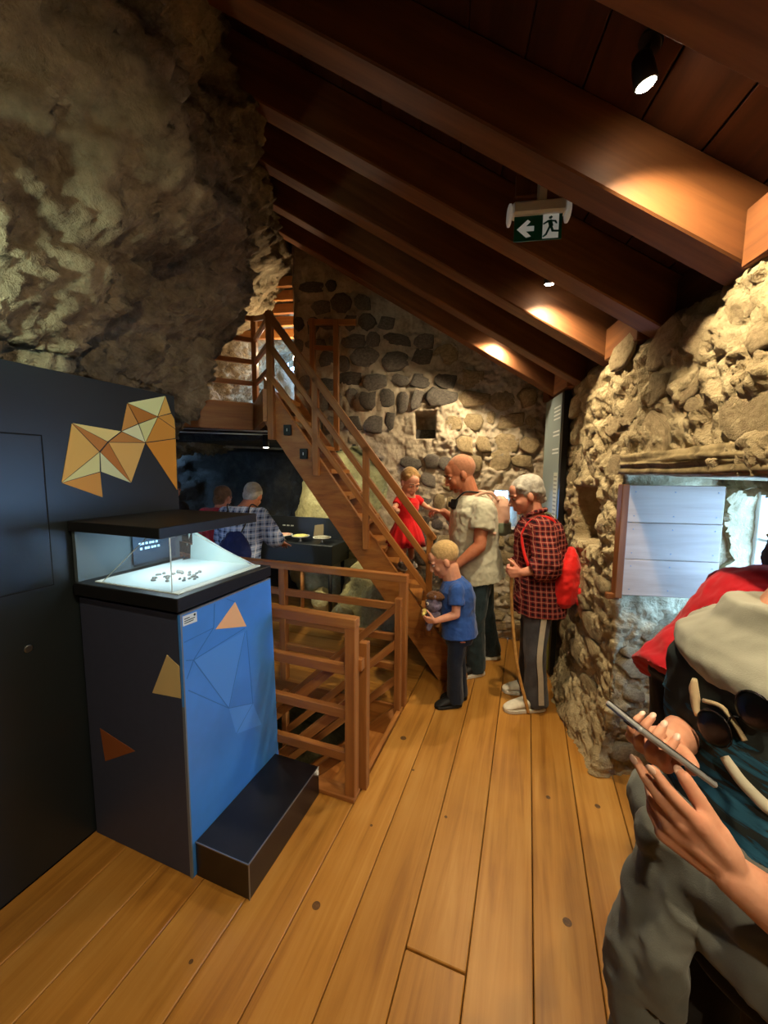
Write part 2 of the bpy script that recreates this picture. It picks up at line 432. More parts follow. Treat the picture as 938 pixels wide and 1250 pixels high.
# timber lintel over the embrasure
def lintel(u, t):
    x = -.98 + 1.30 * t; a = u * 2 * math.pi
    rv, rz = .052 + .012 * fr(V((x * 3, 0, 2)), 1, 2), .050 + .010 * fr(V((x * 2.2, 3, 0)), 1, 3)
    c, s_ = math.cos(a), math.sin(a); e = 1 / max(abs(c), abs(s_)) ** .8
    g = .006 * math.sin(a * 9 + 4 * fr(V((x * 1.4, a * .3, 0)), 1, 2))
    return Q(-.02 + (rv + g) * c * e, x, 1.705 + (rz + g) * s_ * e + .012 * fr(V((x * 1.5, 1, 1)), 1, 2)) - Q(-.02, -.33, 1.705)
lt = grid('timber_lintel', 36, 90, lintel, M_old); lt.matrix_basis = Matrix.Translation(Q(-.02, -.33, 1.705)); WM[lt.name] = lt.matrix_basis.copy()
bm = bmesh.new(); bm.from_mesh(lt.data); bmesh.ops.holes_fill(bm, edges=[e for e in bm.edges if e.is_boundary]); bmesh.ops.remove_doubles(bm, verts=bm.verts, dist=1e-4); bmesh.ops.recalc_face_normals(bm, faces=bm.faces); bm.to_mesh(lt.data); bm.free()
tag(lt, 'cracked weathered timber lintel bedded over the window recess', 'lintel')

# ================================================================== back wall
BV = 2.05
OPEN_W = 2.42                                                       # where the wall stops beside the upper passage
NI = (.985, 1.195, 1.98, 2.24)                                      # square niche (w0, w1, z0, z1)
SL = (.19, .405, 1.13, 1.48)                                        # slit window
def back(u, t):
    w = -.15 + (OPEN_W + .15) * u; z = 0 + 3.98 * t
    k = Q(w, BV, z); amp = 1.0 - .55 * sm(.7, 1.5, w)
    k = k - UV * (rough_out(k, 1.2) * amp)
    m = sm(NI[0], NI[0] + .015, w) * (1 - sm(NI[1] - .015, NI[1], w)) * sm(NI[2], NI[2] + .015, z) * (1 - sm(NI[3] - .015, NI[3], z))
    return k + UV * .3 * m
def back_skip(u, t):
    w = -.15 + (OPEN_W + .15) * u; z = 3.98 * t
    return (SL[0] < w < SL[1] and SL[2] < z < SL[3]) or (w > 1.5 + .15 * fr(V((z * 3, 0, 0)), 1, 3) and z < 1.85 + .12 * fr(V((w * 3, 4, 0)), 1, 3))
wall_b = grid('wall_back', 220, 300, back, M_mortar, None, back_skip, True); tag(wall_b, kind='structure')
def brev(u, t):
    a, b, c, e = SL; pts = [(a, c), (b, c), (b, e), (a, e), (a, c)]
    p, d = lerp_path([(x, y, 0) for x, y in pts], u); q = .45 * t
    cw, cz = (a + b) / 2, (c + e) / 2
    k = Q(cw + (p.x - cw) * (1.1 - .3 * t), BV - .06 + q, cz + (p.y - cz) * (1.06 - .15 * t)); return k + V((0, 0, 1)) * .01 * fr(k, 14, 3)
grid('slit_reveal', 80, 8, brev, M_mortar, wall_b)
def jamb(u, t):
    z = 2.0 + 2.0 * t; k = Q(OPEN_W - .02 + .02 * fr(V((u * 4, z * 5, 0)), 1, 3), BV - .03 + .7 * u, z); return k
grid('passage_jamb', 16, 60, jamb, M_mortar, wall_b)
SB = stone_meshes(14, M_stoneB, 1.0); SB2 = stone_meshes(12, M_stoneR, 1.0)
z = .06; cnt = 0; rs = random.Random(3)
while z < 3.9:
    rh = rs.uniform(.12, .20); w = -.02 + rs.uniform(0, .1)
    while w < OPEN_W - .03:
        sx = rs.uniform(.09, .29); cw = w + sx / 2; cz = z + rh / 2 + rs.uniform(-.03, .03)
        w += sx + rs.uniform(.012, .03)
        if cz > under(cw) - .02 or cw + sx / 2 > OPEN_W + .03: continue
        if NI[0] - sx * .45 < cw < NI[1] + sx * .45 and NI[2] - rh * .45 < cz < NI[3] + rh * .45: continue
        if SL[0] - sx * .5 < cw < SL[1] + sx * .5 and SL[2] - rh * .5 < cz < SL[3] + rh * .5: continue
        if cw > 1.33 and cz < 2.0 or (cw > .95 and cz < .35): continue                      # wholly behind the stair and boulder
        k = Q(cw, BV, cz); amp = 1.0 - .55 * sm(.7, 1.5, cw); k = k - UV * (rough_out(k, 1.2) * amp - .002)
        n = (-UV + UN * rs.uniform(-.15, .15) + V((0, 0, rs.uniform(-.15, .2)))).normalized(); ax = V((0, 0, 1)).cross(n).normalized(); az = n.cross(ax)
        grey = rs.random() < sm(.45, 1.05, cw) * .98 + .02
        set_stone(rs.choice(SB if grey else SB2), k, ax, az, n, sx * 1.02, rh * rs.uniform(.72, 1.05), rs.uniform(.020, .036) if grey else rs.uniform(.022, .042), rs.uniform(-.2, .2), wall_b); cnt += 1
    z += rh + .012
win2 = thing('window_2', 'x', 'x', Q((SL[0] + SL[1]) / 2, BV + .4, SL[2])); del win2['category']; del win2['label']; tag(win2, kind='structure')
for a in (SL[0] + .02, SL[1] - .02): beam('frame', Q(a, BV + .4, SL[2]), Q(a, BV + .4, SL[3]), .02, .02, M_frame, win2, UV)
beam('frame', Q(SL[0], BV + .4, 1.30), Q(SL[1], BV + .4, 1.30), .02, .02, M_frame, win2)

# ================================================================== cave rock on the left
PROF = [(2.02, 4.15), (2.04, 3.55), (2.10, 3.2), (2.22, 2.85), (2.40, 2.5), (2.56, 2.22), (2.72, 2.03), (3.1, 1.93), (4.2, 2.05), (6.6, 2.4)]
def crack_v(z): return -.25 + (z - 2.14) * .45
def rock(u, t):
    v = -4.2 + 8.0 * u; p, d = lerp_path([(a, b, 0) for a, b in PROF], t); w, z = p.x, p.y
    e = sm(.75, 1.6, v); w += e * (.45 + .55 * max(0, min(1, (3.6 - z) / .5)) + .15 * max(0, min(1, 3.1 - z))); w += .5 * max(0, min(1.2, -.4 - v))
    front = 1 - sm(2.9, 3.8, w)
    st = (1 - sm(crack_v(z) - .03, crack_v(z) + .05, v)); w -= .16 * st * front
    k = Q(w, v, z)
    n = (UN * -d.y + V((0, 0, 1)) * d.x)
    n = -n if n.dot(UN) > 0 and t < .5 else n
    n = (-UN if t < .35 else (-UN * .6 + V((0, 0, -.8)))).normalized()
    off = .16 * fr(k, .9, 3) + .11 * fr(k + V((9, 2, 4)), 2.4, 4) - .085 * abs(fr(k + V((1, 7, 3)), 4.2, 5)) + .06 * fr(k, 9, 5, .45)
    off += .05 * (ridge(k + V((2, 2, 8)), 1.6, 4) - 1)
    return k + n * off
wall_l = grid('wall_left', 540, 260, rock, M_rock, None, None, False); tag(wall_l, kind='structure')
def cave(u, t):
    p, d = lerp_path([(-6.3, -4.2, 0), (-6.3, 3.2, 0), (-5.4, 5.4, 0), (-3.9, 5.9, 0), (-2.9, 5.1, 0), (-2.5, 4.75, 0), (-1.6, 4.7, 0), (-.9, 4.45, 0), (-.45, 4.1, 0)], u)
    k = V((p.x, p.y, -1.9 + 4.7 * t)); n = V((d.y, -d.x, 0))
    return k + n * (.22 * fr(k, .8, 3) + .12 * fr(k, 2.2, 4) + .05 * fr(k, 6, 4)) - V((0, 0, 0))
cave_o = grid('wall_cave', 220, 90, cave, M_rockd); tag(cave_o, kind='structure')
# rock beyond the landing, and the daylit end of the upper passage
def pass_rock(u, t):
    p, d = lerp_path([(4.9, 1.7, 0), (4.0, 2.9, 0), (3.2, 3.5, 0), (2.4, 3.75, 0), (1.4, 3.6, 0)], u); z = 1.95 + 2.9 * t
    k = Q(p.x, p.y, z); return k - UV * (.16 * fr(k, 1.1, 3) + .09 * fr(k, 3, 4) + .04 * fr(k, 8, 4))
PW3 = (2.72, 3.12, 3.05, 3.62)
def pr_skip(u, t):
    p, d = lerp_path([(4.9, 1.7, 0), (4.0, 2.9, 0), (3.2, 3.5, 0), (2.4, 3.75, 0), (1.4, 3.6, 0)], u); z = 1.95 + 2.9 * t
    return PW3[0] < p.x < PW3[1] and PW3[2] < z < PW3[3]
pr = grid('wall_passage', 120, 90, pass_rock, stonem('pale_limestone', ['#746a58', '#a49a86', '#c8bfac'], 3, .9, .9, .04), None, pr_skip); tag(pr, kind='structure')
prism('passage_floor_blocker', [Q(1.0, 2.2, 1.98), Q(1.0, 5.2, 1.98), Q(5.2, 5.2, 1.98), Q(5.2, 2.2, 1.98)], (0, 0, 1), .1, M_rockd, pr)  # floor slab added to shut sky light out of the cave below
prism('passage_roof', [Q(1.3, 2.33, 4.2), Q(5.2, 1.6, 4.9), Q(5.2, 4.3, 4.9), Q(1.3, 4.3, 4.2)], (0, 0, 1), .1, M_board, pr)
for k in range(5):
    beam('passage_slat', Q(2.44, 2.16 + .06 * k, 3.56 - .105 * k), Q(3.3, 2.16 + .06 * k, 3.56 - .105 * k), .05, .095, M_stair, pr)
win3 = thing('window_3', 'x', 'x', Q(2.92, 3.66, 3.05)); del win3['category']; del win3['label']; tag(win3, kind='structure')
for a in (PW3[0], (PW3[0] + PW3[1]) / 2, PW3[1]): beam('frame', Q(a, 3.62, PW3[2]), Q(a, 3.62, PW3[3]), .035, .03, M_frame, win3, UV)
for zz in (PW3[2], 3.33, PW3[3]): beam('frame', Q(PW3[0], 3.62, zz), Q(PW3[1], 3.62, zz), .035, .03, M_frame, win3)
# pit below the stair opening
def pit(u, t):
    k = V((-6.3 + 8 * u, -4.2 + 10.4 * t, -1.75)); return k + V((0, 0, .18 * fr(k, 1.1, 3) + .08 * fr(k, 4, 4)))
pt_ = grid('floor_pit', 110, 110, pit, M_rocky); tag(pt_, kind='structure')
rear = grid('wall_rear', 60, 40, lambda u, t: Q(-.4 + 7.4 * u, -4.1, -1.8 + 6.6 * t) + UV * .1 * fr(V((u * 7, t * 5, 0)), 1, 4), M_wall, None, None, False); tag(rear, kind='structure')
rr = prism('wall_rear_right', [Q(-.9, -4.3, -1.8), Q(-.9, -4.3, 3.0), Q(-.9, -.95, 3.0), Q(-.9, -.95, -1.8)], UN * -1, .1, M_wall); tag(rr, kind='structure')
fx0, fx1, fy0, fy1, fz0, fz1 = -6.7, 1.75, -4.5, 6.5, -2.15, -.06
sky_block = pyd('wall_sky_block', [(x, y, z) for z in (fz0, fz1) for x, y in ((fx0, fy0), (fx1, fy0), (fx1, fy1), (fx0, fy1))], [(0, 1, 2, 3), (0, 1, 5, 4), (1, 2, 6, 5), (2, 3, 7, 6), (3, 0, 4, 7)], M_wall); tag(sky_block, kind='structure')  # unseen shell added to stop sky light leaking in below the floor

# daylight is gathered through the openings
def portal(c, n, sx, sy):
    l = bpy.data.lights.new('portal', 'AREA'); l.shape = 'RECTANGLE'; l.size = sx; l.size_y = sy; l.cycles.is_portal = True
    o = bpy.data.objects.new('window_portal', l); COL.objects.link(o); o.location = c
    o.rotation_euler = V(n).to_track_quat('-Z', 'Y').to_euler(); o['kind'] = 'helper'
portal(Q(-.74, 0, 1.275), UN, .86, .64); portal(Q(.30, BV + .44, 1.3), -UV, .26, .40); portal(Q(2.92, 3.7, 3.33), -UV, .46, .62)

# ================================================================== ceiling spotlights
M_lens = plain('lamp_lens', '#fff3d8', .3, .5, 0, emit='#fff0cf', es=60)
def spotlight(w, v, label, power, aim, group='ceiling spotlights', size=112):
    p = roofpt(w, v, .214); t = thing('ceiling_spotlight', label, 'spotlight', p, group)
    d = V(aim).normalized()
    lathe('mount', [(.03, 0), (.03, .012)], p - N_roof * .012, M_dark, t, 16, N_roof)
    q = p - N_roof * .045
    beam('bracket', p, q, .012, .012, M_dark, t, d)
    lathe('housing', [(.014, -.04), (.024, -.03), (.027, .0), (.029, .034), (.025, .034)], q + d * .03, M_dark, t, 18, d)
    lathe('lens', [(.0235, 0), (.018, .005)], q + d * .0645, M_lens, t, 18, d)
    l = bpy.data.lights.new('spot', 'SPOT'); l.energy = power; l.color = WARM; l.spot_size = math.radians(size); l.spot_blend = .9; l.shadow_soft_size = .025
    o = bpy.data.objects.new('spot_beam', l); link(o, t, Matrix.Translation(q + d * .075) @ d.to_track_quat('-Z', 'Y').to_matrix().to_4x4())
    return t
dn = V((0, 0, -1))
spotlight(.52, -.60, 'lit ceiling spotlight in front of the green exit sign', LAMP_W, dn - UN * .30 + UV * .1, size=120)
spotlight(.47, .44, 'lit ceiling spotlight just behind the green exit sign', LAMP_W, dn + UV * .25, size=128)
spotlight(.56, 1.47, 'lit ceiling spotlight beside the stone end wall', LAMP_W * 1.1, dn + UN * .35 + UV * .35, size=150)
spotlight(.56, -1.75, 'lit ceiling spotlight farther back in the room', LAMP_W, dn + UN * .75 + UV * .55, size=140)
spotlight(.56, -2.8, 'lit ceiling spotlight by the rear wall', LAMP_W * .8, dn + UN * .1 + UV * .3, size=140)
# ================================================================== main staircase
ZL = 2.30
def zup(w): return 2.31 + (w - 2.27) * 1.42
st = thing('wooden_staircase', 'steep open wooden staircase rising to the landing below the rock', 'staircase', Q(1.5, 1.5, 0))
for v0 in (1.16, 1.84):
    prism('stringer', [Q(a, v0, b) for a, b in ((.91, .004), (.70, .004), (.68, .05), (2.33, zup(2.33)), (2.33, zup(2.33) - .36))], UV, .05, M_stair, st, .003)
for k in range(1, 11):
    z = .209 * k; wc = 2.27 + (z - 2.31) / 1.42 + .085
    beam('tread', Q(wc, 1.21, z - .018), Q(wc, 1.84, z - .018), .22, .036, M_stair, st)
nr = 1.14
def zh(w): return 1.20 + (w - 1.0) * 1.315
for w, z0, z1 in ((1.0, .38, 1.21), (1.50, 1.05, zh(1.5) - .0), (1.90, 1.62, zh(1.9)), (2.26, 1.90, 2.88)):
    beam('post', Q(w, nr, z0), Q(w, nr, z1 - .01), .05, .05, M_stair, st, UV)
for nm, dz, a, b in (('handrail', 0, .97, 2.28), ('rail', -.225, 1.0, 2.26), ('rail', -.45, 1.0, 2.26)):
    beam(nm, Q(a, nr, zh(a) + dz - .02), Q(b, nr, zh(b) + dz - .02), .05, .055 if nm == 'handrail' else .042, M_stair, st)
# low guard on the wall side of the top
for w, z0, z1 in ((2.16, 2.0, 3.08), (1.93, 1.85, 3.06)):
    beam('post', Q(w, 1.87, z0), Q(w, 1.87, z1), .05, .05, M_stair, st, UV)
beam('guard_rail', Q(2.2, 1.87, 3.05), Q(1.74, 1.87, 3.03), .04, .05, M_stair, st)
beam('guard_rail', Q(2.16, 1.87, 2.82), Q(1.93, 1.87, 2.80), .04, .04, M_stair, st)

# ================================================================== landing
ld = thing('stair_landing', 'brown timber landing platform at the head of the stairs', 'platform', Q(2.7, 1.9, 2.0))
prism('deck', [Q(*p, ZL - .04) for p in ((2.28, 1.12), (2.28, 1.99), (2.46, 1.99), (2.46, 3.35), (4.3, 3.2), (4.2, 1.15), (3.62, 1.15), (2.72, 1.80))], (0, 0, 1), .04, M_stair, ld)
a, b, c = Q(3.75, 1.03, 2.165), Q(2.71, 1.80, 2.165), Q(2.30, 1.13, 2.165)
beam('fascia', a, b, .05, .25, M_stair, ld); beam('fascia', b, c, .05, .25, M_stair, ld)
for t in (.2, .5, .8): p = a.lerp(b, t); beam('joist', p + V((0, 0, .02)), p + UV * 1.6 + V((0, 0, .02)), .06, .14, M_raft, ld)
lr = thing('landing_railing', 'low timber railing with four rails around the landing edge', 'railing', b.copy() + V((0, 0, .135)))
pa, pb, pc = Q(3.7, 1.09, ZL), Q(2.71, 1.80, ZL), Q(2.29, 1.20, ZL)
for p, h in ((pa.lerp(pb, .60), .76), (pa.lerp(pb, .2), .76), (pb, .80)): beam('post', p, p + V((0, 0, h)), .05, .05, M_stair, lr, UV)
for h in (.18, .38, .58, .775):
    beam('rail', pa + V((0, 0, h)), pb + V((0, 0, h)), .03, .042, M_stair, lr)
    beam('rail', pb + V((0, 0, h)), pc + V((0, 0, h - .235 * (h > .7) + (-.02 if h < .7 else .02))), .03, .042, M_stair, lr)
# track with spotlight under the landing, boxes on the stringer
tk = thing('track_light', 'small black spotlight on a thin track below the landing', 'spotlight', (-2.42, 3.18, 2.03))
beam('track', (-3.5, 2.75, 2.06), (-2.34, 3.22, 2.03), .012, .012, M_metal, tk)
beam('track', (-3.5, 2.80, 2.03), (-2.34, 3.24, 2.00), .012, .012, M_metal, tk)
lathe('housing', [(.03, 0), (.032, -.12), (.026, -.12)], (-2.41, 3.2, 2.0), M_dark, tk, 16)
lathe('lens', [(.026, 0), (.02, -.004)], (-2.41, 3.2, 1.879), plain('track_lens', '#ffffff', .3, emit='#fff6d8', es=12), tk, 16)
def spot(name, loc, to, power, col, size, soft=.03, parent=None, blend=.6):
    l = bpy.data.lights.new(name, 'SPOT'); l.energy = power; l.color = col; l.spot_size = math.radians(size); l.spot_blend = blend; l.shadow_soft_size = soft
    o = bpy.data.objects.new(name, l); d = V(to) - V(loc)
    return link(o, parent, Matrix.Translation(V(loc)) @ d.to_track_quat('-Z', 'Y').to_matrix().to_4x4())
spot('track_beam', (-2.41, 3.2, 1.86), (-2.3, 4.3, 1.15), 55, (1, .93, .62), 110, .02, tk)
for i, (w, z) in enumerate(((2.13, 1.975), (2.0, 1.79))):
    jb = thing('junction_box', 'small black junction box on the staircase stringer, ' + ('upper of two' if i == 0 else 'lower of two'), 'box', Q(w, 1.15, z))
    beam('body', Q(w, 1.145, z - .04), Q(w, 1.145, z + .04), .03, .06, M_dark, jb, UN); beam('indicator', Q(w, 1.128, z - .012), Q(w, 1.128, z + .012), .003, .006, M_metal, jb, UN)

# ================================================================== stairwell railings
def railing(name, label, y, x0, posts, zs, top, base=False):
    t = thing(name, label, 'railing', (-.77, y, 0)); x1 = -.745
    for x in posts: beam('post', (x, y, 0), (x, y, top - .005), .055, .055, M_rail, t, (0, 1, 0))
    for i, z in enumerate(zs): beam('handrail' if i == 0 else 'rail', (x0, y, z), (x1 + (.0 if i == 0 else -.04), y, z), .06 if i == 0 else .035, .05, M_rail, t)
    if base: beam('base_plate', (x0, y, .012), (x1 + .0, y, .012), .08, .024, M_rail, t)
    return t
railing('stairwell_railing', 'timber railing of the stairwell butting against the display plinth', 1.665, -1.78, (-.775, -1.74), (.925, .68, .45, .22), .95, True)
railing('stairwell_railing', 'long timber railing on the far side of the stairwell', 2.515, -3.0, (-.775, -1.76, -2.7), (.925, .715, .49, .275), .95)
ds = thing('descending_stairs', 'timber stairs going down through the floor opening between the railings', 'staircase', (-.9, 2.1, -1.7))
for k in range(7):
    x = -.91 - .215 * k; z = -.2 * (k + 1)
    beam('tread', (x, 1.755, z - .018), (x, 2.445, z - .018), .24, .036, M_stair, ds)
for y in (1.745, 2.455):
    beam('stringer', (-.72, y, -.05), (-2.34, y, -1.56), .04, .22, M_stair, ds)
    px_ = -.742 if y < 2 else -.79
    beam('post', (px_, y, .0 if y < 2 else -.1), (px_, y, .80), .045, .045, M_rail, ds, (0, 1, 0))
    if y < 2: beam('spacer', (-.745, 1.685, .70), (-.745, 1.73, .70), .03, .06, M_rail, ds)
    beam('post', (-1.72, y, -1.0), (-1.72, y, -.06), .045, .045, M_rail, ds, (0, 1, 0))
    for z in (.76, .50, .24): beam('handrail' if z > .7 else 'rail', (-.78, y, z), (-1.80, y, z - .98), .035, .05, M_rail, ds)

# ================================================================== black exhibition wall with faceted emblem
ul = thing('uplight', 'small uplight lamp standing on top of the black partition', 'lamp', (-1.835, .45, 2.05))
beam('arm', (-1.835, .50, 2.06), (-1.70, .50, 2.12), .014, .014, M_dark, ul)
boxo('housing', (-1.735, .43, 2.115), (-1.665, .57, 2.145), M_dark, ul); boxo('diffuser', (-1.73, .44, 2.145), (-1.67, .56, 2.149), plain('uplight_lens', '#e8fff0', .4, emit='#dfffe8', es=6), ul, 0)
spot('uplight_beam', (-1.69, .55, 2.17), (-2.05, 1.15, 2.45), 9, (.74, 1.0, .80), 125, .05, ul)
pn = thing('exhibition_wall', 'tall matt black partition with a yellow faceted emblem', 'partition', (-1.83, .2, 0))
M_panel = plain('panel_black', '#1a2125', .36, .5, 0, 3, .12)
boxo('panel', (-1.87, -2.6, 0), (-1.80, 1.617, 2.05), M_panel, pn, .002)
boxo('hatch', (-1.80, .25, 1.19), (-1.7975, .985, 1.785), M_panel, pn, .001)
M_gap = plain('shadow_gap', '#050506', .8)
for lo, hi in (((-1.80, .985, 1.185), (-1.7988, .99, 1.79)), ((-1.80, .25, 1.785), (-1.7988, .99, 1.79)), ((-1.80, .25, 1.185), (-1.7988, .99, 1.19))): boxo('joint', lo, hi, M_gap, pn, 0)
lathe('pull_ring', [(.014, 0), (.016, .004), (.012, .006)], (-1.80, .885, .96), plain('steel', '#8d9296', .3, .5, 1), pn, 16, (1, 0, 0))
FP = {'a': (1.1, 1.849), 'b': (1.312, 1.835), 'c': (1.246, 1.78), 'd': (1.207, 1.735), 'e': (1.044, 1.6), 'f': (1.204, 1.646), 'g': (1.208, 1.529), 'h': (1.345, 1.592), 'i': (1.432, 1.791), 'j': (1.349, 1.971), 'k': (1.561, 2.042), 'l': (1.509, 1.927), 'm': (1.4, 1.879), 'n': (1.592, 1.957), 'o': (1.612, 1.928), 'p': (1.614, 1.876), 'q': (1.613, 1.826), 'r': (1.607, 1.545)}
FC = {}
for tri, col in (('ade', '#dcb766'), ('acd', '#bb8040'), ('abc', '#e2d48c'), ('def', '#d8dd9e'), ('efg', '#d29d50'), ('dfh', '#d2dcae'), ('dch', '#b8793a'), ('cih', '#dcb366'), ('cbi', '#bd8442'), ('bmi', '#dde2b4'), ('jbm', '#c48f48'), ('jlm', '#b0742e'), ('jkl', '#dbe4a4'), ('mli', '#d6db98'), ('knl', '#d6ac56'), ('lnop', '#cc9640'), ('lpqi', '#cb8f38'), ('iqr', '#d08e30')):
    if col not in FC: FC[col] = plain('facet_' + col[1:], col, .6, .25)
    P = [V((-1.7995, *FP[q])) for q in tri]; c = sum(P, V()) / len(P)
    P = [c + (p - c) * (1 - .0035 / max(.03, (p - c).length)) for p in P]
    prism('facet', P, (1, 0, 0), .002, FC[col], pn)

# ================================================================== display plinth, step, hologram case
M_pl = plain('plinth_grey', '#394058', .5, .35, 0, 40, .06)
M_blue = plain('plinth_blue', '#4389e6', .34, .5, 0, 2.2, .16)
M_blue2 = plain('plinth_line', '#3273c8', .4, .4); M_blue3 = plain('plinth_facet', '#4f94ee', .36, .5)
M_edge = plain('edge_trim', '#6d7786', .35, .5)
pl = thing('display_plinth', 'dark grey display plinth with a bright blue front and small triangles', 'plinth', (-1.5, 1.34, 0))
boxo('body', (-1.785, 1.07, 0), (-1.222, 1.625, 1.11), M_pl, pl, .002)
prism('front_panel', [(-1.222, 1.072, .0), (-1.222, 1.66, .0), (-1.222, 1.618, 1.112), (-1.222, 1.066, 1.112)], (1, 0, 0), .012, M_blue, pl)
fp = [o for o in pl.children if o.name.startswith('front_panel')][0]
X = -1.2098
def strip(p, q, w_=.0035, mat=None, par=None):
    p, q = V((X, *p)), V((X, *q)); d = (q - p).normalized(); n = V((1, 0, 0)).cross(d) * w_ / 2
    prism('seam_line', [p - n, q - n, q + n, p + n], (1, 0, 0), .0006, mat or M_blue2, par or fp)
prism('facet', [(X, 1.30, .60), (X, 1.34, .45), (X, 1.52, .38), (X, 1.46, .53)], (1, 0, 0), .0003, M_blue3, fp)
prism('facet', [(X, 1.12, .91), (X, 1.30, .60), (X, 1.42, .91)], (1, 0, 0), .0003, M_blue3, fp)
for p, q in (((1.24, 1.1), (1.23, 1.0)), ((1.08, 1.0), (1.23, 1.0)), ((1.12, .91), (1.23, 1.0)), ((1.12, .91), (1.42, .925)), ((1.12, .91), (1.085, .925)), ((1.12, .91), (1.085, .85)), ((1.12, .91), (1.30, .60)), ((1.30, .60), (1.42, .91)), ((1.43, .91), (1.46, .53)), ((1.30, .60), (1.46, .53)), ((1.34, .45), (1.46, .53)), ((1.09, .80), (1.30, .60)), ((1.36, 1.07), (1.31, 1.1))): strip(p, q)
for c0, c1 in (((-1.2225, 1.068, 0), (-1.2095, 1.074, 1.112)),): boxo('edge_trim', c0, c1, M_edge, pl, 0)
boxo('edge_trim', (-1.2225, 1.068, 1.108), (-1.209, 1.618, 1.114), M_edge, pl, 0)
prism('triangle', [(X, 1.36, 1.07), (X, 1.24, .99), (X, 1.43, .93)], (1, 0, 0), .0012, plain('peach', '#e9b98c', .6), pl)
prism('triangle', [(-1.71, 1.0698, .53), (-1.50, 1.0698, .48), (-1.69, 1.0698, .38)], (0, -1, 0), .0012, plain('rust', '#8a4f2a', .6), pl)
prism('triangle', [(-1.29, 1.0698, .94), (-1.228, 1.0698, .905), (-1.228, 1.0698, .775), (-1.38, 1.0698, .765)], (0, -1, 0), .0012, plain('cream', '#c9b684', .6), pl)
lb = prism('label', [(X, 1.078, 1.103), (X, 1.145, 1.100), (X, 1.145, 1.060), (X, 1.078, 1.064)], (1, 0, 0), .001, plain('label_white', '#d4e4ea', .5), pl)
M_ink = plain('ink', '#27343c', .7)
for y0, y1, z in ((1.084, 1.11, 1.088), (1.084, 1.135, 1.079), (1.084, 1.128, 1.071)): boxo('print_line', (X + .001, y0, z), (X + .0013, y1, z + .0035), M_ink, lb, 0)
lathe('print_dot', [(.005, 0), (.005, .0004)], (X + .001, 1.134, 1.092), M_ink, lb, 12, (1, 0, 0))
sp_ = thing('step_box', 'low black step box with pale metal edges before the blue plinth', 'step', (-1.075, 1.37, 0))
boxo('box', (-1.205, 1.085, 0), (-.94, 1.62, .152), plain('step_black', '#141419', .3, .5, 0, 30, .2), sp_, .001)
M_alu = plain('aluminium_edge', '#9098a0', .35, .5, .8)
for lo, hi in (((-.944, 1.084, .149), (-.939, 1.621, .1535)), ((-1.205, 1.083, .149), (-.939, 1.087, .1535)), ((-.942, 1.083, 0), (-.938, 1.087, .153))): boxo('edge_trim', lo, hi, M_alu, sp_, 0)

hc = thing('hologram_case', 'black hooded hologram display case with a glowing white floor', 'display case', (-1.5, 1.32, 1.11))
boxo('neck', (-1.75, 1.08, 1.114), (-1.235, 1.6, 1.13), M_dark, hc, 0)
boxo('base', (-1.775, 1.045, 1.13), (-1.195, 1.605, 1.183), M_black, hc, .003)
boxo('hood', (-1.79, 1.05, 1.40), (-1.275, 1.605, 1.442), plain('hood_black', '#1b1e22', .45, .4), hc, .002)
M_hg = plain('hood_grey', '#4f5f66', .5)
boxo('back_panel', (-1.785, 1.06, 1.183), (-1.765, 1.6, 1.40), plain('case_grey', '#53636b', .5), hc, 0)
M_cf = plain('case_floor', '#dfeeea', .55)
boxo('display_floor', (-1.70, 1.085, 1.183), (-1.235, 1.575, 1.187), M_cf, hc, 0)
M_cg = NT('case_glass'); M_cg.base((.86, .93, .97, 1)); M_cg.b.inputs['Transmission Weight'].default_value = .92; M_cg.b.inputs['IOR'].default_value = 1.05; M_cg = M_cg.done(.05, .5)
prism('glass_pane', [(-1.66, 1.09, 1.187), (-1.27, 1.09, 1.187), (-1.27, 1.09, 1.40), (-1.38, 1.09, 1.40)], (0, 1, 0), .003, M_cg, hc)
prism('glass_pane', [(-1.268, 1.092, 1.187), (-1.268, 1.57, 1.187), (-1.30, 1.22, 1.40), (-1.268, 1.092, 1.40)], (-1, 0, 0), .003, M_cg, hc)
prism('side_panel', [(-1.69, 1.575, 1.187), (-1.30, 1.575, 1.187), (-1.68, 1.575, 1.345)], (0, -1, 0), .004, plain('case_white', '#c4d6d2', .55), hc)
M_ge = plain('glass_edge', '#dff2f6', .2, .5)
for p, q in (((-1.27, 1.09, 1.187), (-1.27, 1.09, 1.40)), ((-1.66, 1.09, 1.187), (-1.38, 1.09, 1.40)), ((-1.268, 1.57, 1.187), (-1.30, 1.22, 1.40))): beam('glass_edge', p, q, .003, .003, M_ge, hc, (1, .2, .1), 0)
M_br = plain('hologram_text', '#bfe8ff', .5, emit='#a8dcff', es=.7)
bk = prism('screen', [(-1.755, 1.30, 1.20), (-1.755, 1.56, 1.20), (-1.755, 1.56, 1.37), (-1.755, 1.30, 1.37)], (1, 0, 0), .004, plain('screen_blue', '#33465c', .4), hc)
for z0, ys in ((1.292, (1.33, 1.345, 1.365, 1.385, 1.40, 1.42)), (1.268, (1.335, 1.36, 1.375, 1.395, 1.41, 1.43))):
    for y in ys: boxo('letter_stroke', (-1.751, y, z0), (-1.750, y + .012, z0 + .011), M_br, bk, 0)
rs = random.Random(5); M_bone = plain('bone_fragment', '#96928a', .8, .2, 0, 60, .5)
fm = stone_meshes(6, M_bone, 1.0, 6)
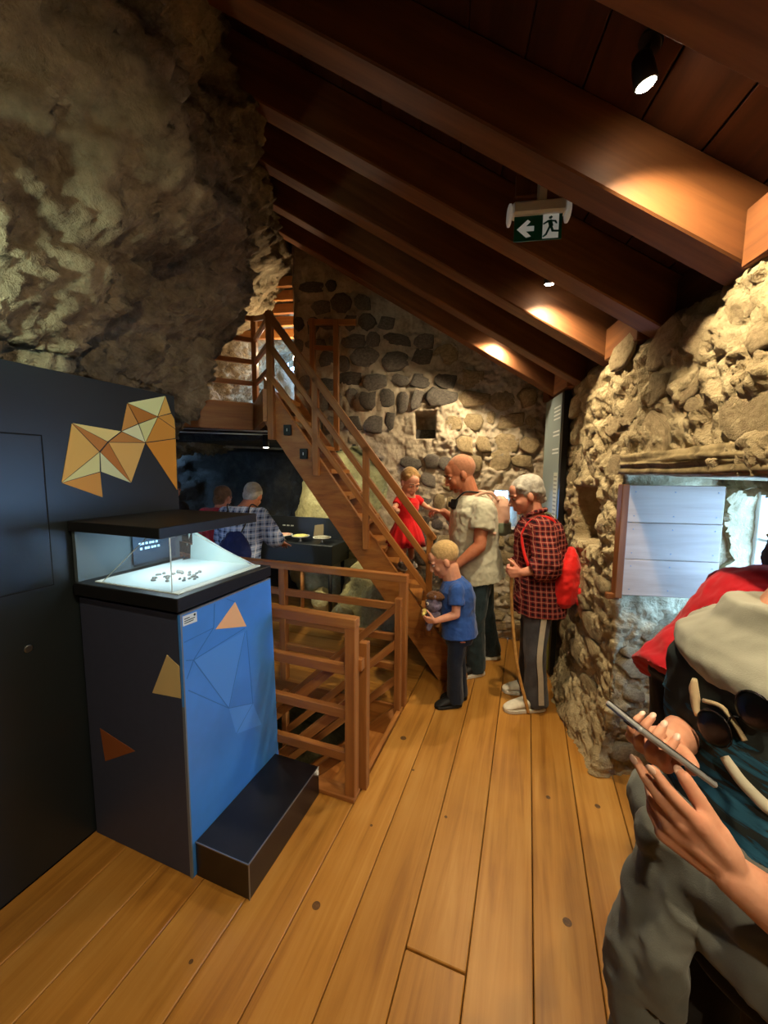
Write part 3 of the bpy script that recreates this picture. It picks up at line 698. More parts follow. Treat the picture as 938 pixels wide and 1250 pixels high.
for i in range(34):
    t = rs.random() * 6.28; r = math.sqrt(rs.uniform(.15, 1))
    p = V((-1.44 + .105 * r * math.cos(t), 1.27 + .10 * r * math.sin(t), 1.187)); s = rs.uniform(.012, .026)
    o = set_stone(rs.choice(fm), p, V((1, 0, 0)), V((0, 1, 0)), V((0, 0, 1)), s, s * .6, .008, rs.random() * 6, hc); o.name = 'bone_fragment'
l = bpy.data.lights.new('case_lamp', 'AREA'); l.shape = 'RECTANGLE'; l.size = .3; l.size_y = .3; l.energy = 1.0; l.color = (.80, .96, 1.0)
link(bpy.data.objects.new('case_lamp', l), hc, Matrix.Translation((-1.5, 1.32, 1.395)))

# ================================================================== exit sign
ex = thing('exit_sign', 'green emergency exit sign with white arrow hanging between rafters', 'exit sign', Q(.56, -.05, 2.75))
def EX(w, z, d=0): return Q(w, -.05 - d, z)
M_green = plain('exit_green', '#0f5b48', .4, .4); M_sw = plain('exit_white', '#e9efe6', .5, emit='#e9efe6', es=.08)
beam('mount_board', Q(.60, -.02, 2.795), Q(.60, -.02, 2.88), .10, .02, M_raft, ex, UV)
beam('mount', EX(.55, 2.745), EX(.55, 2.87), .03, .05, M_metal, ex, UV)
beam('housing', EX(.665, 2.725), EX(.455, 2.725), .055, .05, M_metal, ex, (0, 0, 1), .008)
for w in (.675, .447): lathe('end_cap', [(.030, -.008), (.040, -.004), (.040, .004), (.030, .008)], EX(w, 2.71), plain('cap_white', '#efe9da', .4, emit='#efe9da', es=.05), ex, 18, UN)
pz0, pz1, pw0, pw1 = 2.605, 2.705, .468, .655
pt = prism('sign_plate', [EX(pw1, pz0), EX(pw0, pz0), EX(pw0, pz1), EX(pw1, pz1)], -UV, .006, M_green, ex)
def sgn(pts, nm='pictogram', mat=None, d=.0066):
    prism(nm, [EX(pw1 - (pw1 - pw0) * x, pz0 + (pz1 - pz0) * y, d) for x, y in pts], -UV, .0012, mat or M_sw, pt)
sgn([(.06, .45), (.28, .80), (.34, .72), (.25, .55), (.42, .55), (.42, .36), (.25, .36), (.36, .16), (.26, .12)], 'arrow')
sgn([(.60, .04), (.93, .04), (.93, .96), (.60, .96)], 'door_field')
for poly in ([(.72, .84), (.77, .88), (.80, .82), (.76, .76), (.72, .78)], [(.70, .72), (.78, .74), (.82, .50), (.76, .46), (.72, .52)], [(.78, .72), (.87, .70), (.90, .58), (.87, .57), (.84, .65), (.77, .66)], [(.70, .72), (.60, .60), (.62, .56), (.71, .64)], [(.74, .50), (.80, .48), (.83, .34), (.95, .32), (.95, .25), (.79, .27)], [(.73, .52), (.77, .48), (.69, .16), (.62, .08), (.60, .12), (.66, .22)]): sgn(poly, 'running_figure', M_green, .0080)

# ================================================================== information panel in the corner
ip = thing('information_panel', 'tall narrow grey-green information panel standing in the stone corner', 'panel', Q(.06, 1.6, 0))
M_ipg = plain('panel_grey_blue', '#8f9ea0', .5, .3); M_ipgr = plain('panel_green', '#8d9440', .5, .3)
def ipq(v0, v1, z0, z1, w0, w1, nm, mat, zt=None): prism(nm, [Q(w0, v0, z0), Q(w0, v1, z0), Q(w0, v1, zt or z1), Q(w0, v0, z1)], UN, w1 - w0, mat, ip)
ipq(1.34, 1.84, .03, 2.27, -.02, .02, 'frame', M_dark)
ipq(1.385, 1.84, 1.33, 2.27, .02, .024, 'print_sheet', M_ipg); ipq(1.385, 1.84, .04, 1.33, .02, .024, 'print_sheet', M_ipgr)
ipq(1.40, 1.50, .5, 1.66, .024, .0245, 'text_field', plain('text_field', '#c3c6b6', .6))
M_tx = plain('panel_text', '#dfe6e6', .6)
for z, n in ((2.17, 4), (1.98, 2), (1.84, 2)):
    for k in range(n): ipq(1.41, 1.58, z - .03 * k, z - .03 * k + .012, .024, .0246, 'text_line', M_tx)
for k in range(34): ipq(1.41, 1.49, 1.62 - .033 * k, 1.62 - .033 * k + .013, .0245, .025, 'text_line', plain('panel_ink', '#8b8f86', .7) if k == 0 else bpy.data.materials['panel_ink'])

# ================================================================== shutter in the embrasure
sh = thing('window_shutter', 'pale three-board wooden shutter folded open against the window recess', 'shutter', Q(-.2, .26, 1.04))
for k in range(3): beam('board', Q(.005, .268 + .002 * k, 1.135 + .187 * k), Q(-.43, .268 + .002 * k, 1.135 + .187 * k), .022, .1855, M_shut, sh)
beam('hinge_post', Q(.025, .262, 1.03), Q(.025, .262, 1.605), .035, .05, wood('shutter_frame', '#4c2a12', '#6b3f1c', '#83522a', .5, .35), sh, UV)
beam('hinge_foot', Q(.015, .26, 1.035), Q(.075, .265, 1.035), .03, .03, bpy.data.materials['shutter_frame'], sh)
for k in range(3):
    for w in (-.03, -.21, -.40):
        for dz in (-.06, .06): lathe('screw', [(.0035, 0), (.003, .001)], Q(w, .256 + .002 * k, 1.135 + .187 * k + dz), M_edge, sh, 8, -UV)

# ================================================================== exhibit table, dishes, boulder
tb = thing('exhibit_table', 'long black exhibit table with a low back panel in the cave', 'table', (-2.6, 3.95, 0))
boxo('top', (-3.5, 3.72, .62), (-1.97, 4.15, .84), M_black, tb, .004)
boxo('back_panel', (-3.5, 4.10, .84), (-1.97, 4.14, 1.09), M_black, tb, .002)
for x, y in ((-2.02, 3.77), (-2.02, 4.08), (-2.4, 3.80), (-3.4, 3.77), (-3.4, 4.08)): lathe('leg', [(.022, 0), (.022, .62)], (x, y, 0), M_dark if x != -2.4 else M_rail, tb, 12)
prism('info_card', [(-2.42, 4.098, .86), (-2.28, 4.098, .86), (-2.28, 4.098, 1.02), (-2.40, 4.098, 1.0)], (0, -1, 0), .003, plain('card', '#7a6a4e', .7), tb)
for x in (-2.86, -2.80, -2.74): boxo('letter_stroke', (x, 4.096, .97), (x + .04, 4.098, .985), plain('letters_%d' % int(-x * 100), '#8a8a86', .6), tb, 0)
for nm, x, col in (('pinkish', -2.68, '#b98b78'), ('yellow-green', -2.45, '#b9b268'), ('greyish', -2.17, '#8f8a78')):
    d = thing('specimen_dish', 'shallow dish of %s specimens on the black exhibit table' % nm, 'dish', (x, 3.86, .84))
    lathe('stand', [(.03, 0), (.012, .01), (.012, .05)], (x, 3.86, .84), M_metal, d, 16)
    lathe('plate', [(.05, 0), (.10, .012), (.105, .02), (.095, .018)], (x, 3.86, .888), plain('plate_' + nm, '#b8b8ae', .4), d, 24)
    lathe('contents', [(.092, 0), (.07, .012), (.03, .018)], (x, 3.86, .905), plain('contents_' + nm, col, .8, .2, 0, 60, .4, .6), d, 24)
tb_l = spot('table_lamp_beam', (-2.6, 3.85, 1.98), (-2.6, 3.9, .84), 9, (1, .92, .72), 100, .03, tk)
def boulder(name, label, c, r, seed, n=40, amp=.3, mat=None, rz=0, par=None):
    bm = bmesh.new(); bmesh.ops.create_icosphere(bm, subdivisions=5, radius=1)
    for v in bm.verts:
        p = v.co.copy(); q = V((p.x * r[0], p.y * r[1], p.z * r[2])); k = q + V((seed, seed * 2, 1))
        o = 1 + amp * .6 * fr(k, 1.6, 3) + amp * .35 * fr(k, 4, 4) + amp * .12 * fr(k, 12, 4); v.co = q * o
    bmesh.ops.rotate(bm, cent=(0, 0, 0), matrix=Matrix.Rotation(rz, 3, 'Z'), verts=bm.verts)
    o = mobj(name, bm_mesh(bm, name, True), mat or M_rocky, par, Matrix.Translation(V(c))); return tag(o, label, None if par else 'boulder')
boulder('boulder', 'large pale lit boulder rising behind the staircase', (-2.22, 4.70, .62), (.88, .5, 1.28), 3, amp=.2, par=cave_o)
boulder('boulder', 'rough brown boulder low under the staircase', (-1.35, 3.95, .15), (.6, .45, .72), 8, par=cave_o)
boulder('boulder', 'small pale boulder on the floor under the exhibit table', (-2.2, 3.93, .14), (.13, .11, .14), 12)
boulder('boulder', 'small grey boulder beside the foot of the exhibit table', (-1.75, 3.5, .14), (.14, .12, .15), 14)
for i, (x, y, z, s, nm) in enumerate(((-1.7, 2.3, -1.2, .35, 'pale'), (-1.35, 2.2, -1.35, .3, 'mossy'), (-2.1, 2.1, -1.3, .4, 'large flat'))):
    boulder('boulder', '%s boulder lying below the descending stairs' % nm, (x, y, z - .1), (s, s * .8, s * .6), 20 + i, par=pt_)

# added fill lamps, kept out of sight, brightening the stairwell and the upper passage
for nm, lab, c, pw, col in (('fill_lamp', 'added fill lamp hidden under the floor beside the descending stairs', V((-.60, 2.20, -.45)), 5, (1, .86, .62)), ('fill_lamp', 'added fill lamp hidden in the upper passage behind the landing', Q(2.46, 2.32, 2.85), 12, (1, .80, .52))):
    t = thing(nm, lab, 'lamp', c); nrm = V((-1, 0, 0)) if c.z < 0 else UN
    lathe('base', [(.05, 0), (.05, .015), (.04, .02)], c, M_dark, t, 18, nrm)
    lathe('globe', [(.036, .02), (.04, .035), (.034, .055), (.015, .066)], c, plain('globe_' + str(int(pw)), '#fff2d8', .4, emit='#ffe9c4', es=10), t, 18, nrm)
    l = bpy.data.lights.new('bulb', 'POINT'); l.energy = pw; l.color = col; l.shadow_soft_size = .03; link(bpy.data.objects.new('bulb', l), t, Matrix.Translation(c + nrm * .11))
# ================================================================== builders for figures
def skin(name, c):
    s = NT(name); v = s.coords(rnd=False); n = s.noise(v, 18, 4, .6); f = s.noise(v, 220, 3, .6); c = rgb(c)
    lo = (c[0] * .86, c[1] * .74, c[2] * .70, 1); hi = (min(1, c[0] * 1.06), min(1, c[1] * 1.05), min(1, c[2] * 1.05), 1)
    s.base(s.ramp(n, [(.3, lo), (.65, hi)])); s.bump(s.math('ADD', n, s.math('MULTIPLY', f, .4)), .12, .003)
    s.b.inputs['Subsurface Weight'].default_value = .08; s.b.inputs['Subsurface Radius'].default_value = (.01, .004, .002)
    return s.done(.5, .35)
def ring_loft(bm, rings, close=True):
    R = [[bm.verts.new(p) for p in r] for r in rings]; n = len(R[0])
    for a, b in zip(R, R[1:]):
        for i in range(n): bm.faces.new((a[i], a[(i + 1) % n], b[(i + 1) % n], b[i]))
    if close: bm.faces.new(R[0][::-1]); bm.faces.new(R[-1])
def cap(bm, p0, r0, p1, r1, flat=False, n=14):
    p0, p1 = V(p0), V(p1); a, b, d = axes(p1 - p0); rings = []
    def ring(c, r): return [c + (a * math.cos(2 * math.pi * i / n) + b * math.sin(2 * math.pi * i / n)) * r for i in range(n)]
    if flat: rings = [ring(p0, r0), ring(p1, r1)]
    else:
        for t in (-80, -60, -35, 0): q = math.radians(t); rings.append(ring(p0 + d * r0 * math.sin(q), r0 * math.cos(q)))
        for t in (0, 35, 60, 80): q = math.radians(t); rings.append(ring(p1 + d * r1 * math.sin(q), r1 * math.cos(q)))
    ring_loft(bm, rings)
def chain(bm, pts, rad):
    for i in range(len(pts) - 1): cap(bm, pts[i], rad[i], pts[i + 1], rad[i + 1])
def ell(bm, c, ax, r):
    M = Matrix(((ax[0].x * r[0], ax[1].x * r[1], ax[2].x * r[2], c.x), (ax[0].y * r[0], ax[1].y * r[1], ax[2].y * r[2], c.y), (ax[0].z * r[0], ax[1].z * r[1], ax[2].z * r[2], c.z), (0, 0, 0, 1)))
    bmesh.ops.create_uvsphere(bm, u_segments=20, v_segments=14, radius=1, matrix=M)
def oval_loft(bm, st, n=28, e=2.3):
    """st: (centre, side axis, fore axis, r_side, r_fore)"""
    rings = []
    for c, l, f, rl, rf in st:
        r = []
        for i in range(n):
            t = 2 * math.pi * i / n; x, y = math.cos(t), math.sin(t)
            k = (abs(x) ** e + abs(y) ** e) ** (-1 / e); r.append(c + l * (x * k * rl) + f * (y * k * rf))
        rings.append(r)
    ring_loft(bm, rings)
def blob(name, bm, mat, parent, voxel=.008, smooth=3, wr=0, wsc=9, loc=None, stretch=(1, 1, 1), seed=0):
    """fuse the pieces of bm into one continuous surface"""
    bmesh.ops.recalc_face_normals(bm, faces=bm.faces)
    me = bm_mesh(bm, name + '_raw'); o = bpy.data.objects.new('tmp', me); COL.objects.link(o)
    m = o.modifiers.new('r', 'REMESH'); m.mode = 'VOXEL'; m.voxel_size = voxel; m.adaptivity = 0
    if smooth: s = o.modifiers.new('s', 'SMOOTH'); s.factor = .5; s.iterations = smooth
    dg = bpy.context.evaluated_depsgraph_get(); dg.update(); out = bpy.data.meshes.new_from_object(o.evaluated_get(dg))
    bpy.data.objects.remove(o); bpy.data.meshes.remove(me)
    out.name = name; out.materials.clear(); out.materials.append(mat)
    c = V(loc) if loc is not None else (WM[parent.name].translation.copy() if parent else V())
    nrm = [v.normal.copy() for v in out.vertices] if wr else None
    for i, v in enumerate(out.vertices):
        p = v.co.copy()
        if wr:
            k = V((p.x * stretch[0], p.y * stretch[1], p.z * stretch[2])) + V((seed, seed * .7, 0))
            d = wr * (fr(k, wsc * .5, 3) * .9 - 1.1 * abs(fr(k + V((3, 1, 2)), wsc, 3)) + .3); p = p + nrm[i] * d
        v.co = p - c
    out.polygons.foreach_set('use_smooth', [True] * len(out.polygons)); out.update()
    return mobj(name, out, mat, parent, Matrix.Translation(c))
def head(bm, c, f, u, k=1.0, nose=1.0, hat=False):
    f = V(f).normalized(); u = V(u); u = (u - f * u.dot(f)).normalized(); l = u.cross(f); A = (l, f, u)
    P = lambda a, b, d: c + (l * a + f * b + u * d) * k
    E = lambda p, r: ell(bm, p, A, (r[0] * k, r[1] * k, r[2] * k))
    E(P(0, -.014, .030), (.077, .098, .090)); E(P(0, .022, -.030), (.064, .073, .085)); E(P(0, .030, -.076), (.050, .048, .034))
    E(P(0, .066, -.101), (.020, .018, .015)); E(P(0, .060, .040), (.052, .035, .045))
    for s in (-1, 1):
        E(P(s * .037, .064, -.034), (.022, .022, .024)); E(P(s * .078, -.006, -.016), (.011, .019, .031)); E(P(s * .074, .004, -.020), (.010, .010, .018))
        cap(bm, P(s * .014, .094, .014), .010 * k, P(s * .048, .078, .014), .009 * k)
        cap(bm, P(0, .094, -.066), .0085 * k, P(s * .020, .086, -.069), .006 * k)
        cap(bm, P(0, .093, -.079), .009 * k, P(s * .017, .086, -.078), .006 * k)
        E(P(s * .010, .104, -.043), (.0085, .010, .008))
    cap(bm, P(0, .092, .006), .0085 * k, P(0, .114 * nose, -.038), .0125 * k)
    return P, A
def eyes(P, A, k, parent, iris):
    for s in (-1, 1):
        bm = bmesh.new(); ell(bm, P(s * .031, .083, -.004), A, (.013 * k, .0095 * k, .0075 * k)); me = bm_mesh(bm, 'eye', True); mobj('eye', me, M_eye, parent)
        bm = bmesh.new(); ell(bm, P(s * .031, .0905, -.005), A, (.006 * k, .003 * k, .006 * k)); mobj('iris', bm_mesh(bm, 'iris', True), iris, parent)
        bm = bmesh.new(); cap(bm, P(s * .014, .104, .022), .0035 * k, P(s * .048, .087, .022), .003 * k); mobj('eyebrow', bm_mesh(bm, 'eyebrow', True), M_brow, parent)
def hand(bm, w, d, n, side, k=1.0, curl=(20, 30, 20), spread=6, thumb=(.55, .75, .35), tcurl=15, fcurl=None):
    """w wrist, d finger direction, n the way the palm faces, side +1/-1 puts the thumb on d x n or its opposite"""
    w = V(w); d = V(d).normalized(); n = V(n); n = (n - d * n.dot(d)).normalized(); x = d.cross(n) * side
    tips = []
    for i, (off, kl, fl, r) in enumerate(((.030, .086, .074, .0092), (.010, .090, .082, .0095), (-.011, .085, .076, .0090), (-.030, .076, .058, .0080))):
        base = w + (d * .012 + x * off * .55) * k; kn = w + (d * kl + x * off) * k
        cap(bm, base, .0145 * k, kn, .0118 * k); cap(bm, base + n * .006 * k, .013 * k, kn + n * .005 * k - d * .012 * k, .0105 * k)
        c = fcurl[i] if fcurl else curl; a = 0; p = kn; sp = math.radians(spread * (1.2 - i * .8)); dd = (d * math.cos(sp) + x * math.sin(sp)).normalized(); rr = r * k
        for j, (seg, cu) in enumerate(zip((.45, .31, .24), c)):
            a += math.radians(cu); q = p + (dd * math.cos(a) + n * math.sin(a)) * fl * seg * k; cap(bm, p, rr, q, rr * .90); p = q; rr *= .90
        tips.append((p, (dd * math.cos(a) + n * math.sin(a)), n * math.cos(a) - dd * math.sin(a), rr))
    cap(bm, w + d * .015 * k, .018 * k, w + d * .06 * k, .017 * k)
    td = (d * thumb[0] + x * thumb[1] + n * thumb[2]).normalized(); p = w + (d * .022 + x * .020 + n * .004) * k; rr = .0135 * k
    cap(bm, p, .016 * k, p + td * .03 * k, .0145 * k)
    for j, seg in enumerate((.044, .032, .026)):
        t = math.radians(tcurl * j); q = p + (td * math.cos(t) + d * math.sin(t)).normalized() * seg * k; cap(bm, p, rr, q, rr * .9); p = q; rr *= .88
    tips.append((p, (td * math.cos(t) + d * math.sin(t)).normalized(), -n * .6 + x * .4, rr))
    return tips
TIPS = []
def torso(bm, J, b=1.0, dp=1.0, inf=0.0, hem=.08, top=True, hemr=1.0, belly=0, lo=None):
    """oval loft from below the pelvis to the base of the neck"""
    pel, ch, nk = V(J['pel']), V(J['chest']), V(J['neck']); lh = (V(J['hipL']) - V(J['hipR'])).normalized(); ls = (V(J['shL']) - V(J['shR'])).normalized()
    up1 = (ch - pel).normalized(); up2 = (nk - ch).normalized(); S_ = []
    def stn(c, l, u, rl, rf): l = (l - u * l.dot(u)).normalized(); f = l.cross(u); S_.append((c, l, f, rl * b + inf, rf * dp + inf))
    if hem: stn(pel - up1 * hem, lh, up1, .172 * hemr, .125 * hemr)
    stn(pel, lh, up1, .170, .124)
    fw0 = lh.cross(up1)
    stn(pel.lerp(ch, .45) + fw0 * belly * .6, lh.lerp(ls, .4), up1, .152, .113 + belly * .5); stn(ch, ls, up1, .170, .128)
    stn(ch.lerp(nk, .5), ls, up2, .175, .116)
    if top: stn(ch.lerp(nk, .82), ls, up2, .125, .085); stn(nk, ls, up2, .062, .060)
    oval_loft(bm, S_)
    return S_
def figure(name, label, J, group=None, loc=None, skinm=None, cat='person'):
    p = V(loc); return thing(name, label, cat, p, group)
def body(t, J, hf, hu, hands, k=1.0, hk=1.0, sk=None, voxel=.0065, b=1.0, dp=1.0, iris=None, nose=1.0, arm=1.0, hair=None):
    bm = bmesh.new(); torso(bm, J, b, dp, -.006)
    P, A = head(bm, V(J['head']), hf, hu, hk, nose)
    cap(bm, V(J['neck']) - V((0, 0, .03)), .066 * hk, P(0, -.018, -.055), .060 * hk)
    for s in 'LR':
        sh, el, wr = (V(J[q + s]) for q in ('sh', 'el', 'wr')); a = arm
        cap(bm, sh, .052 * a, el, .040 * a); cap(bm, el, .040 * a, el.lerp(wr, .3), .040 * a); cap(bm, el.lerp(wr, .3), .040 * a, wr, .026 * a)
        cap(bm, V(J['chest']).lerp(V(J['neck']), .5), .07 * b, sh, .050 * a)
        hp, kn, an, to = (V(J[q + s]) for q in ('hip', 'kn', 'an', 'to'))
        cap(bm, hp, .080 * k, kn, .052 * k); cap(bm, kn, .052 * k, kn.lerp(an, .35), .052 * k); cap(bm, kn.lerp(an, .35), .050 * k, an, .033 * k); cap(bm, an, .033 * k, an.lerp(to, .75) - V((0, 0, .004)), .016 * k)
        if s in hands: h = dict(hands[s]); d = h.pop('d', wr - el); TIPS.extend([] if voxel > .004 else hand(bm, wr, d, h['n'], h['side'], **{q: z_ for q, z_ in h.items() if q not in ('n', 'side')})); voxel > .004 and hand(bm, wr, d, h.pop('n'), h.pop('side'), **h)
    o = blob('body', bm, sk, t, voxel, 2)
    eyes(P, A, hk, t, iris or M_iris)
    return P, A
def shirt(t, J, mat, inf=.014, sleeve=.55, hem=.09, voxel=.008, wr=.008, b=1.0, dp=1.0, arm=1.0, nm='shirt', hemr=1.04, belly=0, seed=0, wsc=9, loose=.012):
    bm = bmesh.new(); torso(bm, J, b, dp, inf, hem, True, hemr, belly)
    for s in 'LR':
        sh, el, wrr = (V(J[q + s]) for q in ('sh', 'el', 'wr'))
        cap(bm, V(J['chest']).lerp(V(J['neck']), .55), .07 * b + inf, sh, .056 * arm + inf)
        if sleeve <= 1: e = sh.lerp(el, sleeve); cap(bm, sh - (el - sh).normalized() * .0, .056 * arm + inf, sh, .056 * arm + inf + .001); cap(bm, sh, .056 * arm + inf, e, .050 * arm + inf + loose, True)
        else:
            e = el.lerp(wrr, sleeve - 1); cap(bm, sh, .056 * arm + inf, el, .047 * arm + inf + loose); cap(bm, el, .047 * arm + inf + loose, e, .036 * arm + inf + loose * .6, True)
    return blob(nm, bm, mat, t, voxel, 3, wr, wsc, seed=seed)
def trousers(t, J, mat, k=1.0, inf=.012, voxel=.009, wr=.008, b=1.0, dp=1.0, ankle=.055, upto=.04, nm='trousers', seed=3):
    bm = bmesh.new(); pel, ch = V(J['pel']), V(J['chest']); lh = (V(J['hipL']) - V(J['hipR'])).normalized(); u = (ch - pel).normalized(); f = lh.cross(u)
    oval_loft(bm, [(pel - u * .11, lh, f, .13 * b + inf, .105 * dp + inf), (pel - u * .03, lh, f, .172 * b + inf, .125 * dp + inf), (pel + u * upto, lh, f, .166 * b + inf, .120 * dp + inf)])
    for s in 'LR':
        hp, kn, an = (V(J[q + s]) for q in ('hip', 'kn', 'an')); e = an - V((0, 0, .035))
        cap(bm, hp, .085 * k + inf, kn, .062 * k + inf); cap(bm, kn, .062 * k + inf, kn.lerp(e, .4), .062 * k + inf); cap(bm, kn.lerp(e, .4), .062 * k + inf, e, ankle * k + inf, True)
    return blob(nm, bm, mat, t, voxel, 3, wr, 8, stretch=(1, 1, .6), seed=seed)
def shoe(t, an, to, mat, sole, k=1.0, zb=0.0, ext=.055, back=.065):
    an, to = V(an), V(to); d = (to - an); d.z = 0; d.normalize(); x = V((-d.y, d.x, 0)); o = V((an.x, an.y, zb)); L = (V((to.x, to.y, 0)) - V((an.x, an.y, 0))).length + ext * k
    prof = [(-back * k, .018, .030), (-back * k + .012, .036, .09), (-.01 * k, .046, .125), (.035 * k, .046, .118), (L * .45, .045, .088), (L * .72, .046, .064), (L * .90, .038, .042), (L, .014, .030)]
    def sec(s, hw, h0, h1, n=14):
        r = []
        for i in range(n):
            a = 2 * math.pi * i / n; r.append(o + d * s + x * (hw * k * math.cos(a)) + V((0, 0, h0 + (h1 - h0) * (.5 + .5 * math.sin(a)))))
        return r
    bm = bmesh.new(); ring_loft(bm, [sec(s, hw, .018 * k, h * k) for s, hw, h in prof]); bmesh.ops.recalc_face_normals(bm, faces=bm.faces); bmesh.ops.subdivide_edges(bm, edges=bm.edges[:], cuts=1, use_grid_fill=True, smooth=.5)
    c = WM[t.name].translation; me = bm_mesh(bm, 'shoe', True); me.transform(Matrix.Translation(-c)); so = mobj('shoe', me, mat, t, Matrix.Translation(c))
    bm = bmesh.new(); out = [(s, hw * 1.08 + .002) for s, hw, h in prof]
    pts = [o + d * s + x * hw * k for s, hw in out] + [o + d * s - x * hw * k for s, hw in out[::-1]]
    me = prism('sole', [p + V((0, 0, .001)) for p in pts], (0, 0, 1), .026 * k, sole, so, .004)
    return so
M_eye = plain('eye_white', '#c9beb4', .3, .5); M_iris = plain('iris', '#1d1712', .25, .5); M_brow = plain('brow', '#5d4632', .9)
SK1 = skin('skin_tan', '#b97a5c'); SK2 = skin('skin_fair', '#d79f84'); SK3 = skin('skin_rosy', '#cc9078')
RH, FH = V((.9385, .3453, 0)), V((-.3453, .9385, 0)); UPZ = V((0, 0, 1))
BK = plain('shoe_black', '#17181a', .6, .3, 0, 60, .3); SOLE_W = plain('sole_white', '#c9c4b8', .6); SOLE_B = plain('sole_black', '#121212', .7)

# ------------------------------------------------------------------ man in a light T-shirt helping the girl
J = dict(head=(-.512, 3.152, 1.645), neck=(-.425, 3.185, 1.475), chest=(-.393, 3.185, 1.238), pel=(-.345, 3.20, .89), shL=(-.315, 3.035, 1.372), elL=(-.318, 2.965, 1.105), wrL=(-.475, 2.915, .955), shR=(-.48, 3.345, 1.372), elR=(-.53, 3.40, 1.185), wrR=(-.675, 3.335, 1.315),
         hipL=(-.325, 3.115, .865), knL=(-.352, 3.06, .50), anL=(-.329, 3.133, .085), toL=(-.435, 3.045, .045), hipR=(-.325, 3.285, .865), knR=(-.305, 3.36, .48), anR=(-.228, 3.481, .09), toR=(-.321, 3.431, .05))
t = figure('person', 'man in a pale T-shirt and dark jeans, close-cropped head, reaching to the girl', J, loc=(-.33, 3.2, 0))
body(t, J, (-.87, -.32, -.38), UPZ, {'L': dict(n=(0, -.2, -1), side=1, d=(-.75, -.25, -.4), curl=(35, 45, 30)), 'R': dict(n=(.1, .2, -1), side=-1, d=(-.85, -.4, .1), curl=(40, 50, 30), thumb=(.7, .5, .5))}, 1.0, 1.17, SK1, .0062, 1.08, 1.25, arm=1.2)
M_tee = cloth('tee_grey', '#b9b7a4', .1, 14); shirt(t, J, M_tee, .022, .55, .10, .0075, .012, 1.10, 1.32, 1.3, 'tshirt', 1.05, .03)
M_jean = cloth('jeans', '#24333a', .3, 20); trousers(t, J, M_jean, 1.08, .012, .008, .010, 1.05, 1.2, .058, .03, 'jeans')
for s in 'LR': shoe(t, J['an' + s], J['to' + s], BK, SOLE_W, 1.05)
bm = bmesh.new(); hc_ = V(J['head'])
f_ = V((-.87, -.32, -.38)).normalized(); u_ = (UPZ - f_ * UPZ.dot(f_)).normalized(); l_ = u_.cross(f_)
ell(bm, hc_ + (u_ * .036 - f_ * .024) * 1.17, (l_, f_, u_), (.0795 * 1.17, .096 * 1.17, .089 * 1.17)); blob('cropped_hair', bm, cloth('stubble_hair', '#a8745a', .15, 60), t, .008, 1)
# compact camera on his chest strap
cm = thing('camera', 'small black camera hanging at the chest of the man in jeans', 'camera', (-.53, 3.11, 1.40))
M_lens2 = plain('lens_glass', '#20242c', .1, .6)
beam('body', (-.545, 3.06, 1.41), (-.525, 3.15, 1.39), .05, .075, M_dark, cm, UPZ, .006); lathe('lens', [(.022, 0), (.022, .03), (.016, .032)], (-.558, 3.10, 1.40), M_dark, cm, 16, -RH)
tube('strap', spline([(-.53, 3.06, 1.43), (-.46, 3.07, 1.50), (-.38, 3.13, 1.50), (-.36, 3.2, 1.49), (-.40, 3.27, 1.50), (-.49, 3.22, 1.46), (-.53, 3.15, 1.42)]), .007, M_dark, cm)
# his day pack
bp = thing('backpack', 'pale pink and grey-green day pack on the back of the man', 'backpack', (-.20, 3.22, 1.2))
bm = bmesh.new(); oval_loft(bm, [(V((-.195, 3.22, z)), FH, RH, a, b_) for z, a, b_ in ((1.17, .09, .04), (1.20, .115, .06), (1.30, .12, .068), (1.40, .115, .062), (1.455, .085, .045), (1.475, .04, .02))])
blob('bag', bm, cloth('bag_pink', '#c9a08c', .12, 12), bp, .008, 2, .006)
bm = bmesh.new(); oval_loft(bm, [(V((-.19, 3.22, z)), FH, RH, a, b_) for z, a, b_ in ((1.165, .08, .04), (1.19, .118, .068), (1.27, .124, .076))])
blob('lower_pocket', bm, cloth('bag_green', '#6f7a66', .12, 12), bp, .008, 2, .004)
for s in (-1, 1): tube('shoulder_strap', spline([V((-.24, 3.22, 1.44)) + FH * .09 * s, V((-.30, 3.2, 1.50)) + FH * .1 * s, V((-.40, 3.18, 1.475)) + FH * .10 * s, V((-.475, 3.15, 1.36)) + FH * .11 * s, V((-.42, 3.16, 1.21)) + FH * .15 * s, V((-.26, 3.2, 1.19)) + FH * .14 * s]), .013, bpy.data.materials['bag_pink'], bp)

# ------------------------------------------------------------------ boy with a plush toy
J = dict(head=(-.531, 2.671, 1.045), neck=(-.468, 2.70, .915), chest=(-.432, 2.70, .775), pel=(-.412, 2.69, .565), shL=(-.425, 2.60, .862), elL=(-.415, 2.555, .70), wrL=(-.545, 2.505, .655), shR=(-.475, 2.80, .862), elR=(-.50, 2.81, .69), wrR=(-.60, 2.68, .64),
         hipL=(-.405, 2.645, .545), knL=(-.425, 2.62, .31), anL=(-.417, 2.636, .07), toL=(-.51, 2.578, .04), hipR=(-.405, 2.735, .545), knR=(-.42, 2.735, .31), anR=(-.398, 2.733, .07), toR=(-.49, 2.683, .04))
t = figure('person', 'small fair-haired boy in a blue T-shirt holding a plush toy', J, loc=(-.42, 2.68, 0))
body(t, J, (-.87, -.30, -.42), UPZ, {'L': dict(n=(-.2, 1, .3), side=-1, d=(-.9, .1, -.05), curl=(25, 35, 25), k=.68), 'R': dict(n=(.2, -1, .2), side=1, d=(-.9, -.35, .0), curl=(30, 40, 25), k=.68)}, .68, 1.02, SK2, .0055, .66, .80, nose=.95, arm=.72)
